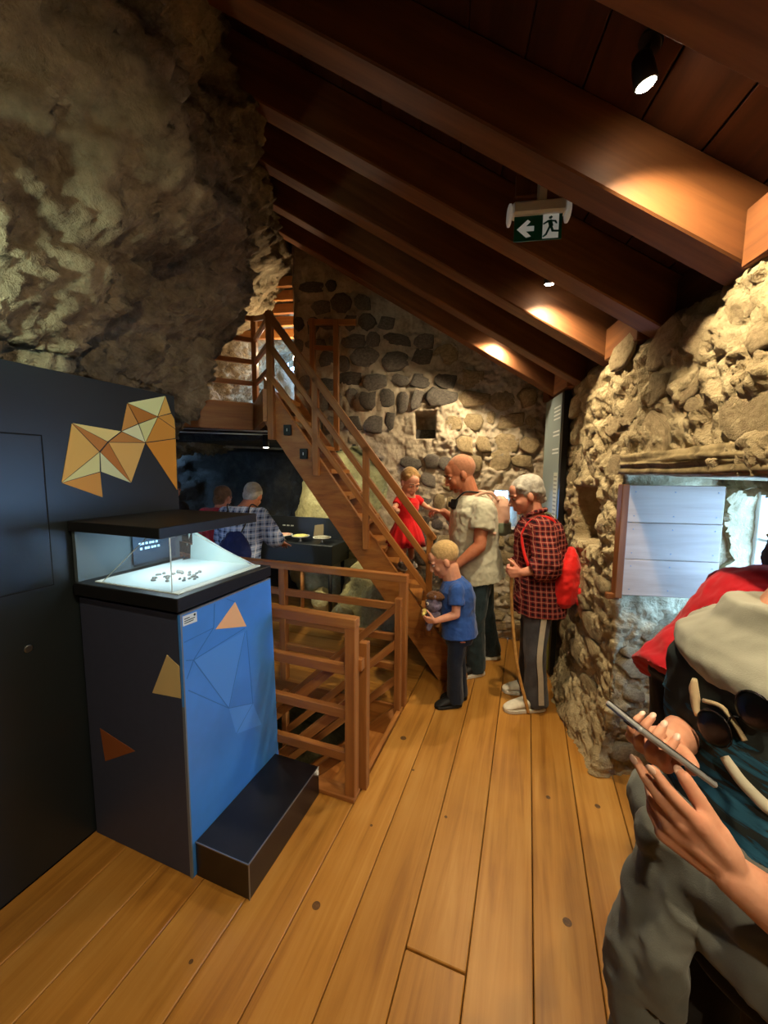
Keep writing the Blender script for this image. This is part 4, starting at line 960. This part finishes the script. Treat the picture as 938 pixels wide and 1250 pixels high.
shirt(t, J, cloth('tee_blue', '#2c4f96', .15, 16), .010, .62, .06, .006, .006, .70, .90, .80, 'tshirt', 1.06, .012, 5, 14, .008)
trousers(t, J, cloth('joggers_navy', '#1a2233', .2, 20), .74, .010, .0065, .006, .68, .82, .064, .02)
for s in 'LR': shoe(t, J['an' + s], J['to' + s], BK, SOLE_B, .78)
f_ = V((-.87, -.30, -.42)).normalized(); u_ = (UPZ - f_ * UPZ.dot(f_)).normalized(); l_ = u_.cross(f_); hc_ = V(J['head'])
bm = bmesh.new(); ell(bm, hc_ + (u_ * .040 - f_ * .022) * 1.02, (l_, f_, u_), (.078 * 1.05, .098 * 1.05, .089 * 1.05)); blob('hair', bm, cloth('hair_blond', '#b89a6a', .2, 70, .8, .5), t, .006, 1, .002, 60)
ty = thing('plush_toy', 'grey lilac plush toy with a big eye held by the boy', 'toy', (-.575, 2.57, .60))
bm = bmesh.new(); A3 = (V((1, 0, 0)), V((0, 1, 0)), UPZ); ell(bm, V((-.575, 2.58, .745)), A3, (.055, .055, .052)); ell(bm, V((-.575, 2.59, .66)), A3, (.048, .045, .06))
for s in (-1, 1): cap(bm, V((-.575, 2.58, .78)) + FH * .035 * s, .02, V((-.57, 2.58, .815)) + FH * .045 * s, .008); cap(bm, V((-.59, 2.585, .63)) + FH * .03 * s, .02, V((-.61, 2.57, .585)) + FH * .04 * s, .018)
blob('plush_body', bm, cloth('plush_grey', '#6f6678', .35, 45, .95, .8), ty, .005, 2, .004, 40)
for s in (-1, 1): lathe('eye', [(.014, 0), (.013, .004), (.008, .007)], V((-.60, 2.575, .755)) + FH * .028 * s - RH * .02, M_eye, ty, 14, -RH + FH * s * .6); lathe('pupil', [(.007, 0), (.005, .003)], V((-.60, 2.575, .755)) + FH * .034 * s - RH * .026, M_dark, ty, 12, -RH + FH * s * .6)
bm = bmesh.new(); ell(bm, V((-.628, 2.54, .70)), A3, (.018, .02, .02)); ell(bm, V((-.632, 2.52, .685)), A3, (.013, .014, .014)); blob('yellow_flower', bm, cloth('plush_yellow', '#d8c06a', .2, 40), ty, .004, 2)
bm = bmesh.new(); ell(bm, V((-.565, 2.59, .80)), A3, (.066, .062, .03)); blob('brown_tuft', bm, cloth('plush_brown', '#5a3a22', .35, 50, .95, .8), ty, .005, 1, .006, 40)

# ------------------------------------------------------------------ elderly woman with stick and red backpack
J = dict(head=(-.012, 2.905, 1.505), neck=(.062, 2.93, 1.355), chest=(.10, 2.93, 1.165), pel=(.11, 2.90, .83), shL=(.10, 2.775, 1.282), elL=(.145, 2.70, 1.05), wrL=(-.01, 2.68, 1.0), shR=(.035, 3.085, 1.282), elR=(.02, 3.08, 1.02), wrR=(-.045, 2.85, .985),
         hipL=(.105, 2.815, .80), knL=(.095, 2.77, .45), anL=(.124, 2.805, .08), toL=(-.04, 2.72, .045), hipR=(.10, 2.985, .80), knR=(.07, 2.985, .44), anR=(.069, 2.99, .08), toR=(-.06, 2.965, .045))
t = figure('person', 'grey-haired person in a red tartan shirt leaning on a walking stick', J, loc=(.09, 2.9, 0))
body(t, J, (-.90, -.30, -.30), UPZ, {'L': dict(n=(-.2, 1, 0), side=-1, d=(-.95, .05, -.1), curl=(60, 75, 40), k=.93), 'R': dict(n=(-.3, -1, 0), side=1, d=(-.7, -.6, .0), curl=(60, 70, 40), k=.93)}, .95, 1.08, SK3, .0062, .93, 1.1, arm=1.0)
shirt(t, J, plaid('tartan_red', '#7c2a2c', '#24161c', '#c08a74', .034, .36, .42, .09), .024, 1.62, .15, .0075, .014, 1.0, 1.16, 1.12, 'tartan_shirt', 1.06, .015, 9, 9, .02)
M_gt = cloth('track_grey', '#46464c', .15, 18); trousers(t, J, M_gt, 1.0, .016, .008, .010, .96, 1.12, .066, .02, 'track_trousers')
for s in 'LR': shoe(t, J['an' + s], J['to' + s], cloth('trainer_white', '#cfc9ba', .1, 40), SOLE_W, 1.0)
for sd, q in (('L', -1),):
    hp, kn, an = V(J['hipL']), V(J['knL']), V(J['anL']); off = -FH
    pts = spline([hp + off * .118 + V((0, 0, -.02)), kn + off * .086, kn.lerp(an, .5) + off * .088, an + off * .085 + V((0, 0, .0))], 6)
    bm = bmesh.new(); rings = []
    for p in pts: rings.append([p + RH * .018 + off * .001, p - RH * .018 + off * .001, p - RH * .018 + off * .006, p + RH * .018 + off * .006])
    ring_loft(bm, rings); bmesh.ops.recalc_face_normals(bm, faces=bm.faces); mobj('side_stripe', bm_mesh(bm, 'side_stripe'), cloth('stripe_cream', '#b7b0a0', .08), t)
f_ = V((-.90, -.30, -.30)).normalized(); u_ = (UPZ - f_ * UPZ.dot(f_)).normalized(); l_ = u_.cross(f_); hc_ = V(J['head']); A3h = (l_, f_, u_)
M_grey = cloth('hair_grey', '#a9a59c', .3, 22, .6, .7)
bm = bmesh.new(); ell(bm, hc_ + u_ * .045 - f_ * .024, A3h, (.093, .112, .094)); ell(bm, hc_ - f_ * .085 - u_ * .005, A3h, (.076, .052, .067)); ell(bm, hc_ - f_ * .095 - u_ * .06, A3h, (.05, .038, .038))
for s in (-1, 1): cap(bm, hc_ + l_ * s * .066 + u_ * .065 + f_ * .045, .020, hc_ + l_ * s * .074 + u_ * .01 - f_ * .05, .022)
blob('hair', bm, M_grey, t, .006, 2, .006, 26, stretch=(1.6, 1, .6))
# collar
tube('collar', spline([V(J['neck']) + p for p in (V((-.06, -.045, .0)), V((-.01, -.075, .03)), V((.055, -.03, .045)), V((.055, .04, .045)), V((-.01, .075, .03)), V((-.06, .05, .0)))]), .016, bpy.data.materials['tartan_red'], t)
sk_ = tube('walking_stick', spline([(-.075, 2.745, 1.06), (-.078, 2.755, 1.0), (-.07, 2.75, .8), (-.045, 2.735, .55), (-.005, 2.725, .3), (.05, 2.72, .1), (.074, 2.72, .008)], 8), .011, wood('stick_hazel', '#8a6230', '#b88a4c', '#cfa468', .5, .4), None, 10)
tag(sk_, 'slightly bent pale wooden walking stick touching the floor', 'walking stick')
rb = thing('backpack', 'bright red backpack hanging low behind the person with the stick', 'backpack', (.27, 2.93, .78))
M_red = cloth('bag_red', '#cf1f1c', .15, 14, .6)
bm = bmesh.new(); fB = V((.96, .1, .14)).normalized(); lB = V((-.1, .99, 0)); uB = V((.10, 0, 1)).normalized()
oval_loft(bm, [(V((.275, 2.85, .945)) + uB * h, lB, RH, a, b_) for h, a, b_ in ((-.18, .10, .05), (-.145, .13, .085), (-.02, .135, .098), (.09, .12, .08), (.17, .085, .05), (.22, .04, .022))])
blob('bag', bm, M_red, rb, .007, 2, .008, 12)
bm = bmesh.new(); oval_loft(bm, [(V((.36, 2.82, .865)) + uB * h, lB, RH, a, b_) for h, a, b_ in ((-.075, .06, .02), (-.05, .085, .035), (.03, .085, .036), (.06, .06, .02))]); blob('front_pocket', bm, M_red, rb, .006, 2, .004, 14)
tube('zip_pull', [(.40, 2.79, .90), (.402, 2.788, .865)], .004, M_metal, rb)
for s in (-1, 1):
    tube('shoulder_strap', spline([V((.255, 2.93, 1.10)) + lB * .03 * s, V((.235, 2.93, 1.22)) + lB * .07 * s, V((.15, 2.93, 1.345)) + lB * .10 * s, V((.04, 2.925, 1.345)) + lB * .115 * s, V((-.035, 2.925, 1.22)) + lB * .14 * s, V((.03, 2.92, 1.0)) + lB * .19 * s, V((.18, 2.93, .87)) + lB * .15 * s], 8), .011, M_red, rb, 8)

# ------------------------------------------------------------------ girl in a red dress on the stairs
J = dict(head=(-.928, 3.160, 1.572), neck=(-.944, 3.168, 1.455), chest=(-.953, 3.16, 1.355), pel=(-.957, 3.15, 1.20), shR=(-1.00, 3.085, 1.425), elR=(-1.02, 2.995, 1.35), wrR=(-.985, 2.925, 1.365), shL=(-.888, 3.225, 1.425), elL=(-.82, 3.275, 1.36), wrL=(-.765, 3.285, 1.335),
         hipR=(-.975, 3.115, 1.18), knR=(-.955, 3.09, 1.03), anR=(-.975, 3.081, .895), toR=(-.94, 3.042, .865), hipL=(-.935, 3.185, 1.18), knL=(-.925, 3.19, 1.03), anL=(-.923, 3.201, .895), toL=(-.889, 3.175, .865))
t = figure('person', 'little girl in a red dress standing on the stairs', J, loc=(-.95, 3.14, .85))
gf = V((.62, -.66, -.42))
body(t, J, gf, UPZ, {'L': dict(n=(0, .2, -1), side=1, d=(.9, .05, -.05), curl=(25, 35, 20), k=.55), 'R': dict(n=(.2, -.1, -1), side=-1, d=(.5, -.5, -.05), curl=(35, 50, 30), k=.55)}, .55, .92, SK2, .005, .52, .62, nose=.94, arm=.54)
M_dress = cloth('dress_red', '#cc1a1f', .12, 22)
bm = bmesh.new(); torso(bm, J, .53, .62, .008, .0)
for s in 'LR': sh, el = V(J['sh' + s]), V(J['el' + s]); cap(bm, V(J['chest']).lerp(V(J['neck']), .6), .04, sh, .036); cap(bm, sh, .036, sh.lerp(el, .5), .036, True)
blob('bodice', bm, M_dress, t, .005, 3, .003, 18)
vs = []; fs = []; n = 72; c0 = WM[t.name].translation
lev = [(1.255, .082, .070, 0), (1.22, .098, .086, .05), (1.16, .125, .110, .10), (1.09, .148, .130, .14), (1.03, .160, .142, .17), (1.032, .155, .137, .17), (1.10, .138, .12, .13)]
for z, a, b_, w_ in lev:
    for i in range(n):
        q = 2 * math.pi * i / n; k = 1 + w_ * (.5 * math.sin(q * 13 + z * 6) + .35 * math.sin(q * 21 + 1)); vs.append(V((-.957, 3.15, z)) + RH * a * k * math.cos(q) + FH * b_ * k * math.sin(q) - c0)
for j in range(len(lev) - 1):
    for i in range(n): fs.append((j * n + i, j * n + (i + 1) % n, (j + 1) * n + (i + 1) % n, (j + 1) * n + i))
pyd('skirt', vs, fs, M_dress, t, Matrix.Translation(c0), True)
for s in 'LR': shoe(t, J['an' + s], J['to' + s], cloth('sandal_grey', '#8e8a84', .3, 60), SOLE_W, .56, .838)
f_ = gf.normalized(); u_ = (UPZ - f_ * UPZ.dot(f_)).normalized(); l_ = u_.cross(f_); hc_ = V(J['head']); A3h = (l_, f_, u_)
bm = bmesh.new(); ell(bm, hc_ + (u_ * .040 - f_ * .026) * .92, A3h, (.077, .094, .083)); ell(bm, hc_ + (-f_ * .10 + u_ * .02) * .92, A3h, (.032, .032, .045))
for s in (-1, 1): cap(bm, hc_ + (l_ * s * .055 + u_ * .075 + f_ * .035) * .92, .016, hc_ + (l_ * s * .072 + u_ * .005 - f_ * .03) * .92, .016)
blob('hair', bm, cloth('hair_girl', '#9c7a4c', .25, 40, .7, .6), t, .005, 2, .003, 40)

# ------------------------------------------------------------------ visitor in blue check shirt seen from behind, and two more beyond
J = dict(head=(-2.44, 3.03, 1.415), neck=(-2.50, 2.95, 1.305), chest=(-2.475, 2.90, 1.12), pel=(-2.45, 2.82, .83), shL=(-2.655, 2.90, 1.235), elL=(-2.72, 2.93, 1.0), wrL=(-2.62, 3.12, .93), shR=(-2.335, 3.0, 1.235), elR=(-2.235, 3.05, 1.03), wrR=(-2.30, 3.25, .95),
         hipL=(-2.53, 2.80, .80), knL=(-2.54, 2.84, .43), anL=(-2.54, 2.80, .08), toL=(-2.58, 2.95, .045), hipR=(-2.37, 2.85, .80), knR=(-2.37, 2.88, .43), anR=(-2.36, 2.85, .08), toR=(-2.40, 3.0, .045))
t = figure('person', 'grey-haired visitor in a blue and white checked shirt seen from behind', J, loc=(-2.45, 2.85, 0))
hf = V((-.25, .8, -.5))
body(t, J, hf, UPZ, {'L': dict(n=(0, .2, -1), side=1, k=.95), 'R': dict(n=(0, .2, -1), side=-1, k=.95)}, 1, 1.0, SK1, .008, 1.0, 1.0, arm=1.05)
shirt(t, J, plaid('check_blue', '#9db2d8', '#27345e', '#dfe6f4', .058, .36, .26, .10), .022, 1.6, .14, .009, .012, 1.05, 1.06, 1.1, 'checked_shirt', 1.05, .01, 4, 9, .016)
trousers(t, J, cloth('trousers_dark', '#262a33', .2), 1, .012, .01)
for s in 'LR': shoe(t, J['an' + s], J['to' + s], BK, SOLE_B, 1.0)
f_ = hf.normalized(); u_ = (UPZ - f_ * UPZ.dot(f_)).normalized(); l_ = u_.cross(f_); hc_ = V(J['head']); A3h = (l_, f_, u_)
bm = bmesh.new(); ell(bm, hc_ + u_ * .038 - f_ * .022, A3h, (.084, .102, .086)); ell(bm, hc_ - f_ * .06 - u_ * .02, A3h, (.074, .05, .06)); blob('hair', bm, M_grey, t, .007, 2, .005, 24)
bb = thing('drawstring_bag', 'dark blue drawstring bag on the back of the checked shirt', 'bag', (-2.43, 2.73, .78))
bm = bmesh.new(); ub = V((-.05, .16, 1)).normalized(); lb_ = V((.94, .3, 0)).normalized(); fb_ = lb_.cross(ub)
oval_loft(bm, [(V((-2.415, 2.715, .80)) + ub * h, lb_, fb_, a, b_) for h, a, b_ in ((0, .12, .05), (.03, .15, .075), (.12, .155, .08), (.22, .125, .06), (.29, .08, .04), (.32, .05, .025))]); blob('bag', bm, cloth('bag_blue', '#1c2a5e', .2, 18, .6), bb, .008, 2, .012, 12)
for s in (-1, 1): tube('cord', spline([V((-2.395, 2.76, 1.11)) + lb_ * .03 * s, V((-2.42, 2.80, 1.20)) + lb_ * .07 * s, V((-2.48, 2.88, 1.34)) + lb_ * .11 * s, V((-2.52, 3.03, 1.30)) + lb_ * .12 * s]), .006, M_dark, bb)
def far_visitor(label, x, y, h, top, hairc, face, kk=1.0, skm=SK1):
    f0 = V(face).normalized(); l0 = UPZ.cross(f0); o = V((x, y, 0)); s = h / 1.66
    P = lambda a, b, c: tuple(o + (l0 * a + f0 * b + UPZ * c) * s)
    J = dict(head=P(0, .16, 1.50), neck=P(0, .08, 1.36), chest=P(0, .03, 1.17), pel=P(0, 0, .88), shL=P(.19, .05, 1.29), elL=P(.23, .09, 1.03), wrL=P(.16, .27, .95), shR=P(-.19, .05, 1.29), elR=P(-.23, .09, 1.03), wrR=P(-.16, .27, .95),
             hipL=P(.09, 0, .85), knL=P(.09, .03, .46), anL=P(.09, 0, .08), toL=P(.1, .13, .045), hipR=P(-.09, 0, .85), knR=P(-.09, .03, .46), anR=P(-.09, 0, .08), toR=P(-.1, .13, .045))
    t = figure('person', label, J, loc=o); hf = f0 + UPZ * -.35
    body(t, J, hf, UPZ, {'L': dict(n=(0, 0, -1), side=1, k=.95), 'R': dict(n=(0, 0, -1), side=-1, k=.95)}, .95, 1.0, skm, .010, .95, .98)
    shirt(t, J, top, .018, 1.6, .12, .011, .01, .98, 1.0, 1.05, 'jacket', 1.05, .01)
    trousers(t, J, bpy.data.materials['trousers_dark'], 1, .012, .012)
    for q in 'LR': shoe(t, J['an' + q], J['to' + q], BK, SOLE_B, 1.0)
    f_ = hf.normalized(); u_ = (UPZ - f_ * UPZ.dot(f_)).normalized(); l_ = u_.cross(f_); hc_ = V(J['head'])
    bm = bmesh.new(); ell(bm, hc_ + u_ * .038 - f_ * .022, (l_, f_, u_), (.088, .106, .09)); ell(bm, hc_ - f_ * .06 - u_ * .04, (l_, f_, u_), (.078, .05, .075)); blob('hair', bm, hairc, t, .009, 2, .006, 22)
    return t
far_visitor('brown-haired visitor in a red top beyond the checked shirt', -3.18, 3.32, 1.50, cloth('top_red', '#b0303a', .15), cloth('hair_brown', '#6b4a30', .3, 30), (-.1, 1, 0))
far_visitor('dark-haired visitor in dark clothes deep in the cave by the black partition', -3.85, 3.25, 1.58, cloth('top_black', '#1c1a1e', .15), cloth('hair_dark', '#2b1d18', .3, 30), (-.2, 1, 0))
# ------------------------------------------------------------------ visitor in a red jacket leaning into the window recess
J = dict(head=(.90, 1.78, 1.37), neck=(.83, 1.70, 1.27), chest=(.71, 1.63, 1.16), pel=(.545, 1.535, .97), shL=(.72, 1.83, 1.22), elL=(.86, 1.93, 1.05), wrL=(1.0, 1.86, .99), shR=(.86, 1.53, 1.22), elR=(1.0, 1.50, 1.05), wrR=(1.06, 1.66, .99),
         hipL=(.50, 1.615, .91), knL=(.50, 1.62, .48), anL=(.50, 1.60, .08), toL=(.61, 1.65, .045), hipR=(.57, 1.455, .91), knR=(.58, 1.45, .48), anR=(.56, 1.44, .08), toR=(.67, 1.48, .045))
J = {k: (a + .055, b + .04, c + (.04 if k[:2] == 'wr' else 0)) for k, (a, b, c) in J.items()}
t = figure('person', 'visitor in a red jacket and black trousers bending into the window recess', J, loc=(.605, 1.58, 0))
hf = V((.85, .45, -.3))
body(t, J, hf, UPZ, {'L': dict(n=(0, 0, -1), side=1, k=.95), 'R': dict(n=(0, 0, -1), side=-1, k=.95)}, .95, 1.0, SK1, .008, .95, 1.0)
shirt(t, J, cloth('jacket_red', '#a8121f', .15, 12, .85), .024, 1.85, .10, .008, .012, 1.0, 1.05, 1.1, 'jacket', 1.05, .0, 2, 9, .014)
trousers(t, J, cloth('leggings_black', '#0e0d10', .2), .95, .010, .009, .006, .93, 1.0)
for s in 'LR': shoe(t, J['an' + s], J['to' + s], BK, SOLE_B, .95)
f_ = hf.normalized(); u_ = (UPZ - f_ * UPZ.dot(f_)).normalized(); l_ = u_.cross(f_); hc_ = V(J['head'])
bm = bmesh.new(); ell(bm, hc_ + u_ * .038 - f_ * .022, (l_, f_, u_), (.090, .108, .092)); ell(bm, hc_ - f_ * .07 - u_ * .03, (l_, f_, u_), (.08, .055, .08)); blob('hair', bm, cloth('hair_auburn', '#3c1f18', .3, 30), t, .007, 2, .006, 24)

# ------------------------------------------------------------------ visitor with a phone, close by
TIPS.clear()
J = dict(head=(.492, .85, 1.575), neck=(.435, .85, 1.405), chest=(.432, .83, 1.21), pel=(.405, .79, .94), shR=(.402, .975, 1.318), elR=(.352, .955, 1.12), wrR=(.243, .735, 1.215), shL=(.535, .72, 1.325), elL=(.435, .60, 1.03), wrL=(.268, .58, 1.148),
         hipR=(.36, .865, .90), knR=(.36, .865, .48), anR=(.37, .875, .08), toR=(.25, .815, .045), hipL=(.45, .715, .90), knL=(.45, .705, .48), anL=(.46, .715, .08), toL=(.34, .655, .045))
t = figure('person', 'visitor with dark top and pale yoke tapping a phone with both hands', J, loc=(.41, .79, 0))
ff = V((-.862, -.507, 0))
body(t, J, V((-.80, -.45, -.45)), UPZ, {'L': dict(d=(-.77, -.07, .62), n=(-.10, .85, .50), side=-1, k=.95, spread=2, fcurl=((6, 10, 8), (12, 16, 12), (34, 42, 26), (44, 46, 30)), thumb=(.90, .24, .34), tcurl=6),
      'R': dict(d=(-.62, -.76, .16), n=(.45, .25, .85), side=-1, k=.92, spread=3, fcurl=((38, 52, 40), (40, 55, 40), (44, 56, 40), (48, 58, 40)), thumb=(.75, .5, .35), tcurl=18)}, .97, 1.0, SK2, .0036, .95, 1.0, arm=.98)
M_nail = plain('fingernail', '#e6bfae', .25, .5)
for p, d, n, r in TIPS:
    bm = bmesh.new(); x_ = d.cross(n).normalized(); ell(bm, p - n.normalized() * r * .72 + d * r * .35, (x_, d.normalized(), n.normalized()), (r * .72, r * 1.05, r * .35)); mobj('fingernail', bm_mesh(bm, 'fingernail', True), M_nail, t)
# dark printed top
s = NT('printed_top'); v = s.coords((1, 1, 1), False); mp = s.n('ShaderNodeMapping'); mp.inputs['Rotation'].default_value = (0, .6, 0); mp.inputs['Scale'].default_value = (9, 9, 55); s.l(v, mp.inputs[0])
n1 = s.noise(mp.outputs[0], 1.0, 4, .6, .8); sep = s.n('ShaderNodeSeparateXYZ'); s.l(v, sep.inputs[0])
lowm = s.math('MULTIPLY', s.math('LESS_THAN', sep.outputs[2], 1.245), s.math('GREATER_THAN', n1, .50)); col = s.ramp(n1, [(.45, rgb('#1e3f56')), (.6, rgb('#356c8c'))])
s.base(s.mix(lowm, rgb('#31393a'), col)); s.bump(s.noise(v, 60, 3, .6), .25, .003); M_top = s.done(.85, .15)
top = shirt(t, J, M_top, .016, .72, .06, .006, .008, .97, 1.0, 1.0, 'printed_top', 1.03, .0, 6, 9, .014)
bm = bmesh.new(); nk, ch = V(J['neck']), V(J['chest']); ls = (V(J['shL']) - V(J['shR'])).normalized()
oval_loft(bm, [(ch.lerp(nk, .50) + ls * .05, ls, ls.cross(UPZ), .165, .146), (ch.lerp(nk, .64) + ls * .02, ls, ls.cross(UPZ), .182, .146), (ch.lerp(nk, .78), ls, ls.cross(UPZ), .165, .128), (ch.lerp(nk, .97), ls, ls.cross(UPZ), .100, .092), (nk + V((0, 0, .035)), ls, ls.cross(UPZ), .084, .080)])
for q in 'LR': sh, el = V(J['sh' + q]), V(J['el' + q]); cap(bm, ch.lerp(nk, .70), .072, sh, .076); cap(bm, sh, .076, sh.lerp(el, .28), .079, True)
blob('pale_yoke', bm, cloth('yoke_ivory', '#9d9d90', .08, 12), t, .006, 3, .006, 10, seed=1)
trousers(t, J, bpy.data.materials['leggings_black'], .95, .010, .009, .005, .95, 1.0)
for q in 'LR': shoe(t, J['an' + q], J['to' + q], BK, SOLE_W, .92)
hf = V((-.80, -.45, -.45)); f_ = hf.normalized(); u_ = (UPZ - f_ * UPZ.dot(f_)).normalized(); l_ = u_.cross(f_); hc_ = V(J['head'])
bm = bmesh.new(); ell(bm, hc_ + u_ * .038 - f_ * .024, (l_, f_, u_), (.088, .106, .092))
for q in (-1, 1): cap(bm, hc_ + l_ * q * .07 + u_ * .03 - f_ * .02, .030, hc_ + l_ * q * .085 - UPZ * .16 - f_ * .03, .024)
cap(bm, hc_ - f_ * .06, .06, hc_ - f_ * .08 - UPZ * .2, .05); blob('hair', bm, cloth('hair_long_brown', '#4a2a20', .3, 30, .6, .5), t, .006, 2, .006, 20, stretch=(1, 1, .35))
from mathutils.bvhtree import BVHTree
def on_shirt(p, out=.004):
    p = V(p); c = WM[t.name].translation; best = None
    for o in t.children:
        if o.name.split('.')[0] in ('printed_top', 'pale_yoke'):
            b = BVHTree.FromPolygons([v.co + c for v in o.data.vertices], [list(f.vertices) for f in o.data.polygons]); h = b.ray_cast(p + ff * .5, -ff)
            if h[0] is not None and (best is None or h[3] < best): best = h[3]; hit = h[0]
    return (hit + ff * out) if best is not None else p
sg = thing('sunglasses', 'black round sunglasses hooked on the dark printed top', 'sunglasses', on_shirt((.38, .73, 1.30)))
M_sgl = plain('sunglass_lens', '#040405', .3, .25); side = V((.507, -.862, 0))
ga, gb = on_shirt((.392, .745, 1.306), .016), on_shirt((.366, .782, 1.248), .016)
for c_ in (ga, gb):
    lathe('lens', [(.0265, -.001), (.0275, .001), (.022, .0035), (.01, .005)], c_, M_sgl, sg, 28, ff + V((0, 0, .12)))
    rim = [c_ + (side * math.cos(a * .2617) + UPZ * math.sin(a * .2617)) * .028 for a in range(25)]; tube('rim', rim, .0011, plain('rim_steel', '#3a3c40', .25, .6, 1) if c_ is ga else bpy.data.materials['rim_steel'], sg, 6)
dv = (gb - ga).normalized(); tube('bridge', spline([ga + dv * .027, (ga + gb) / 2 + ff * .004 + V((0, 0, .006)), gb - dv * .027], 5), .0016, bpy.data.materials['rim_steel'], sg, 6)
tube('temple', spline([ga - dv * .027, on_shirt(ga - dv * .045 + V((0, 0, .02)), .006), on_shirt(ga - dv * .06 + V((0, 0, -.04)), .006)], 5), .0018, M_dark, sg, 6)
cv = cloth('piping_white', '#c9c6b4', .06)
tube('piping', [on_shirt(p, -.004) for p in spline([(.372, .772, 1.205), (.385, .75, 1.185), (.41, .715, 1.162), (.45, .665, 1.145), (.50, .60, 1.15)], 8)], .011, cv, t, 8)
pr_ = [on_shirt(p, .003) for p in spline([(.345, .835, 1.300), (.345, .835, 1.283), (.347, .83, 1.263), (.35, .82, 1.24)], 4)]; tube('print_motif', pr_, .007, cloth('print_beige', '#cbb794', .2), t, 6, radii=[.004 + .005 * math.sin(math.pi * i / (len(pr_) - 1)) for i in range(len(pr_))])
tube('print_motif', [on_shirt(p, .003) for p in spline([(.352, .815, 1.272), (.365, .79, 1.279), (.38, .77, 1.268), (.39, .755, 1.25)], 4)], .004, bpy.data.materials['print_beige'], t, 6)
# phone
ph = thing('smartphone', 'silver-edged smartphone held in the right hand of the visitor', 'phone', (.19, .617, 1.273))
pn_ = V((.52, .30, .80)).normalized(); pa_ = V((-.72, -.30, .62)); pa_ = (pa_ - pn_ * pa_.dot(pn_)).normalized(); pc = V((.192, .622, 1.279))
beam('body', pc - pa_ * .073, pc + pa_ * .073, .071, .0085, plain('phone_silver', '#aeb2b8', .3, .6, .4), ph, pn_, .003)
beam('screen', pc - pa_ * .071 + pn_ * .0047, pc + pa_ * .071 + pn_ * .0047, .067, .0008, plain('phone_screen', '#0b0d12', .1, .6), ph, pn_, .0002)
lathe('camera_lens', [(.007, 0), (.007, .002)], pc + pa_ * .055 - pn_ * .0043, M_dark, ph, 14, -pn_)
# grey sweatshirt knotted round the waist
sw = thing('grey_sweatshirt', 'grey sweatshirt knotted around the waist with sleeves hanging', 'sweatshirt', (.33, .74, .90))
M_sw2 = cloth('sweat_grey', '#6e706c', .16, 9, .95, .4)
bm = bmesh.new(); pel = V(J['pel']); u1 = (ch - pel).normalized(); l0 = V((.507, -.862, 0)); f0 = l0.cross(u1)
oval_loft(bm, [(pel + u1 * h, l0, f0, a, b_) for h, a, b_ in ((-.06, .180, .138), (-.03, .190, .148), (.03, .188, .147), (.08, .182, .142), (.12, .172, .132))])
kn_ = pel + ff * .14 - l0 * .03 + UPZ * .07
ell(bm, kn_, (l0, ff, UPZ), (.045, .04, .045)); ell(bm, kn_ + ff * .03 - l0 * .03 + UPZ * .02, (l0, ff, UPZ), (.036, .034, .04))
cap(bm, kn_ - l0 * .02, .036, kn_ + ff * .035 - l0 * .03 - UPZ * .22, .046); cap(bm, kn_ + ff * .035 - l0 * .03 - UPZ * .22, .046, kn_ + ff * .04 - l0 * .02 - UPZ * .42, .040, True)
cap(bm, kn_ + l0 * .02, .032, kn_ + ff * .03 + l0 * .015 - UPZ * .17, .036); cap(bm, kn_ + ff * .03 + l0 * .015 - UPZ * .17, .036, kn_ + ff * .02 + l0 * .01 - UPZ * .27, .034, True)
cap(bm, kn_ - l0 * .02 - UPZ * .02, .04, kn_ - l0 * .12 - ff * .05 + UPZ * .01, .04); cap(bm, kn_ + l0 * .02 - UPZ * .02, .04, kn_ + l0 * .12 - ff * .04 + UPZ * .0, .04)
blob('sweatshirt', bm, M_sw2, sw, .007, 3, .014, 9, seed=8)
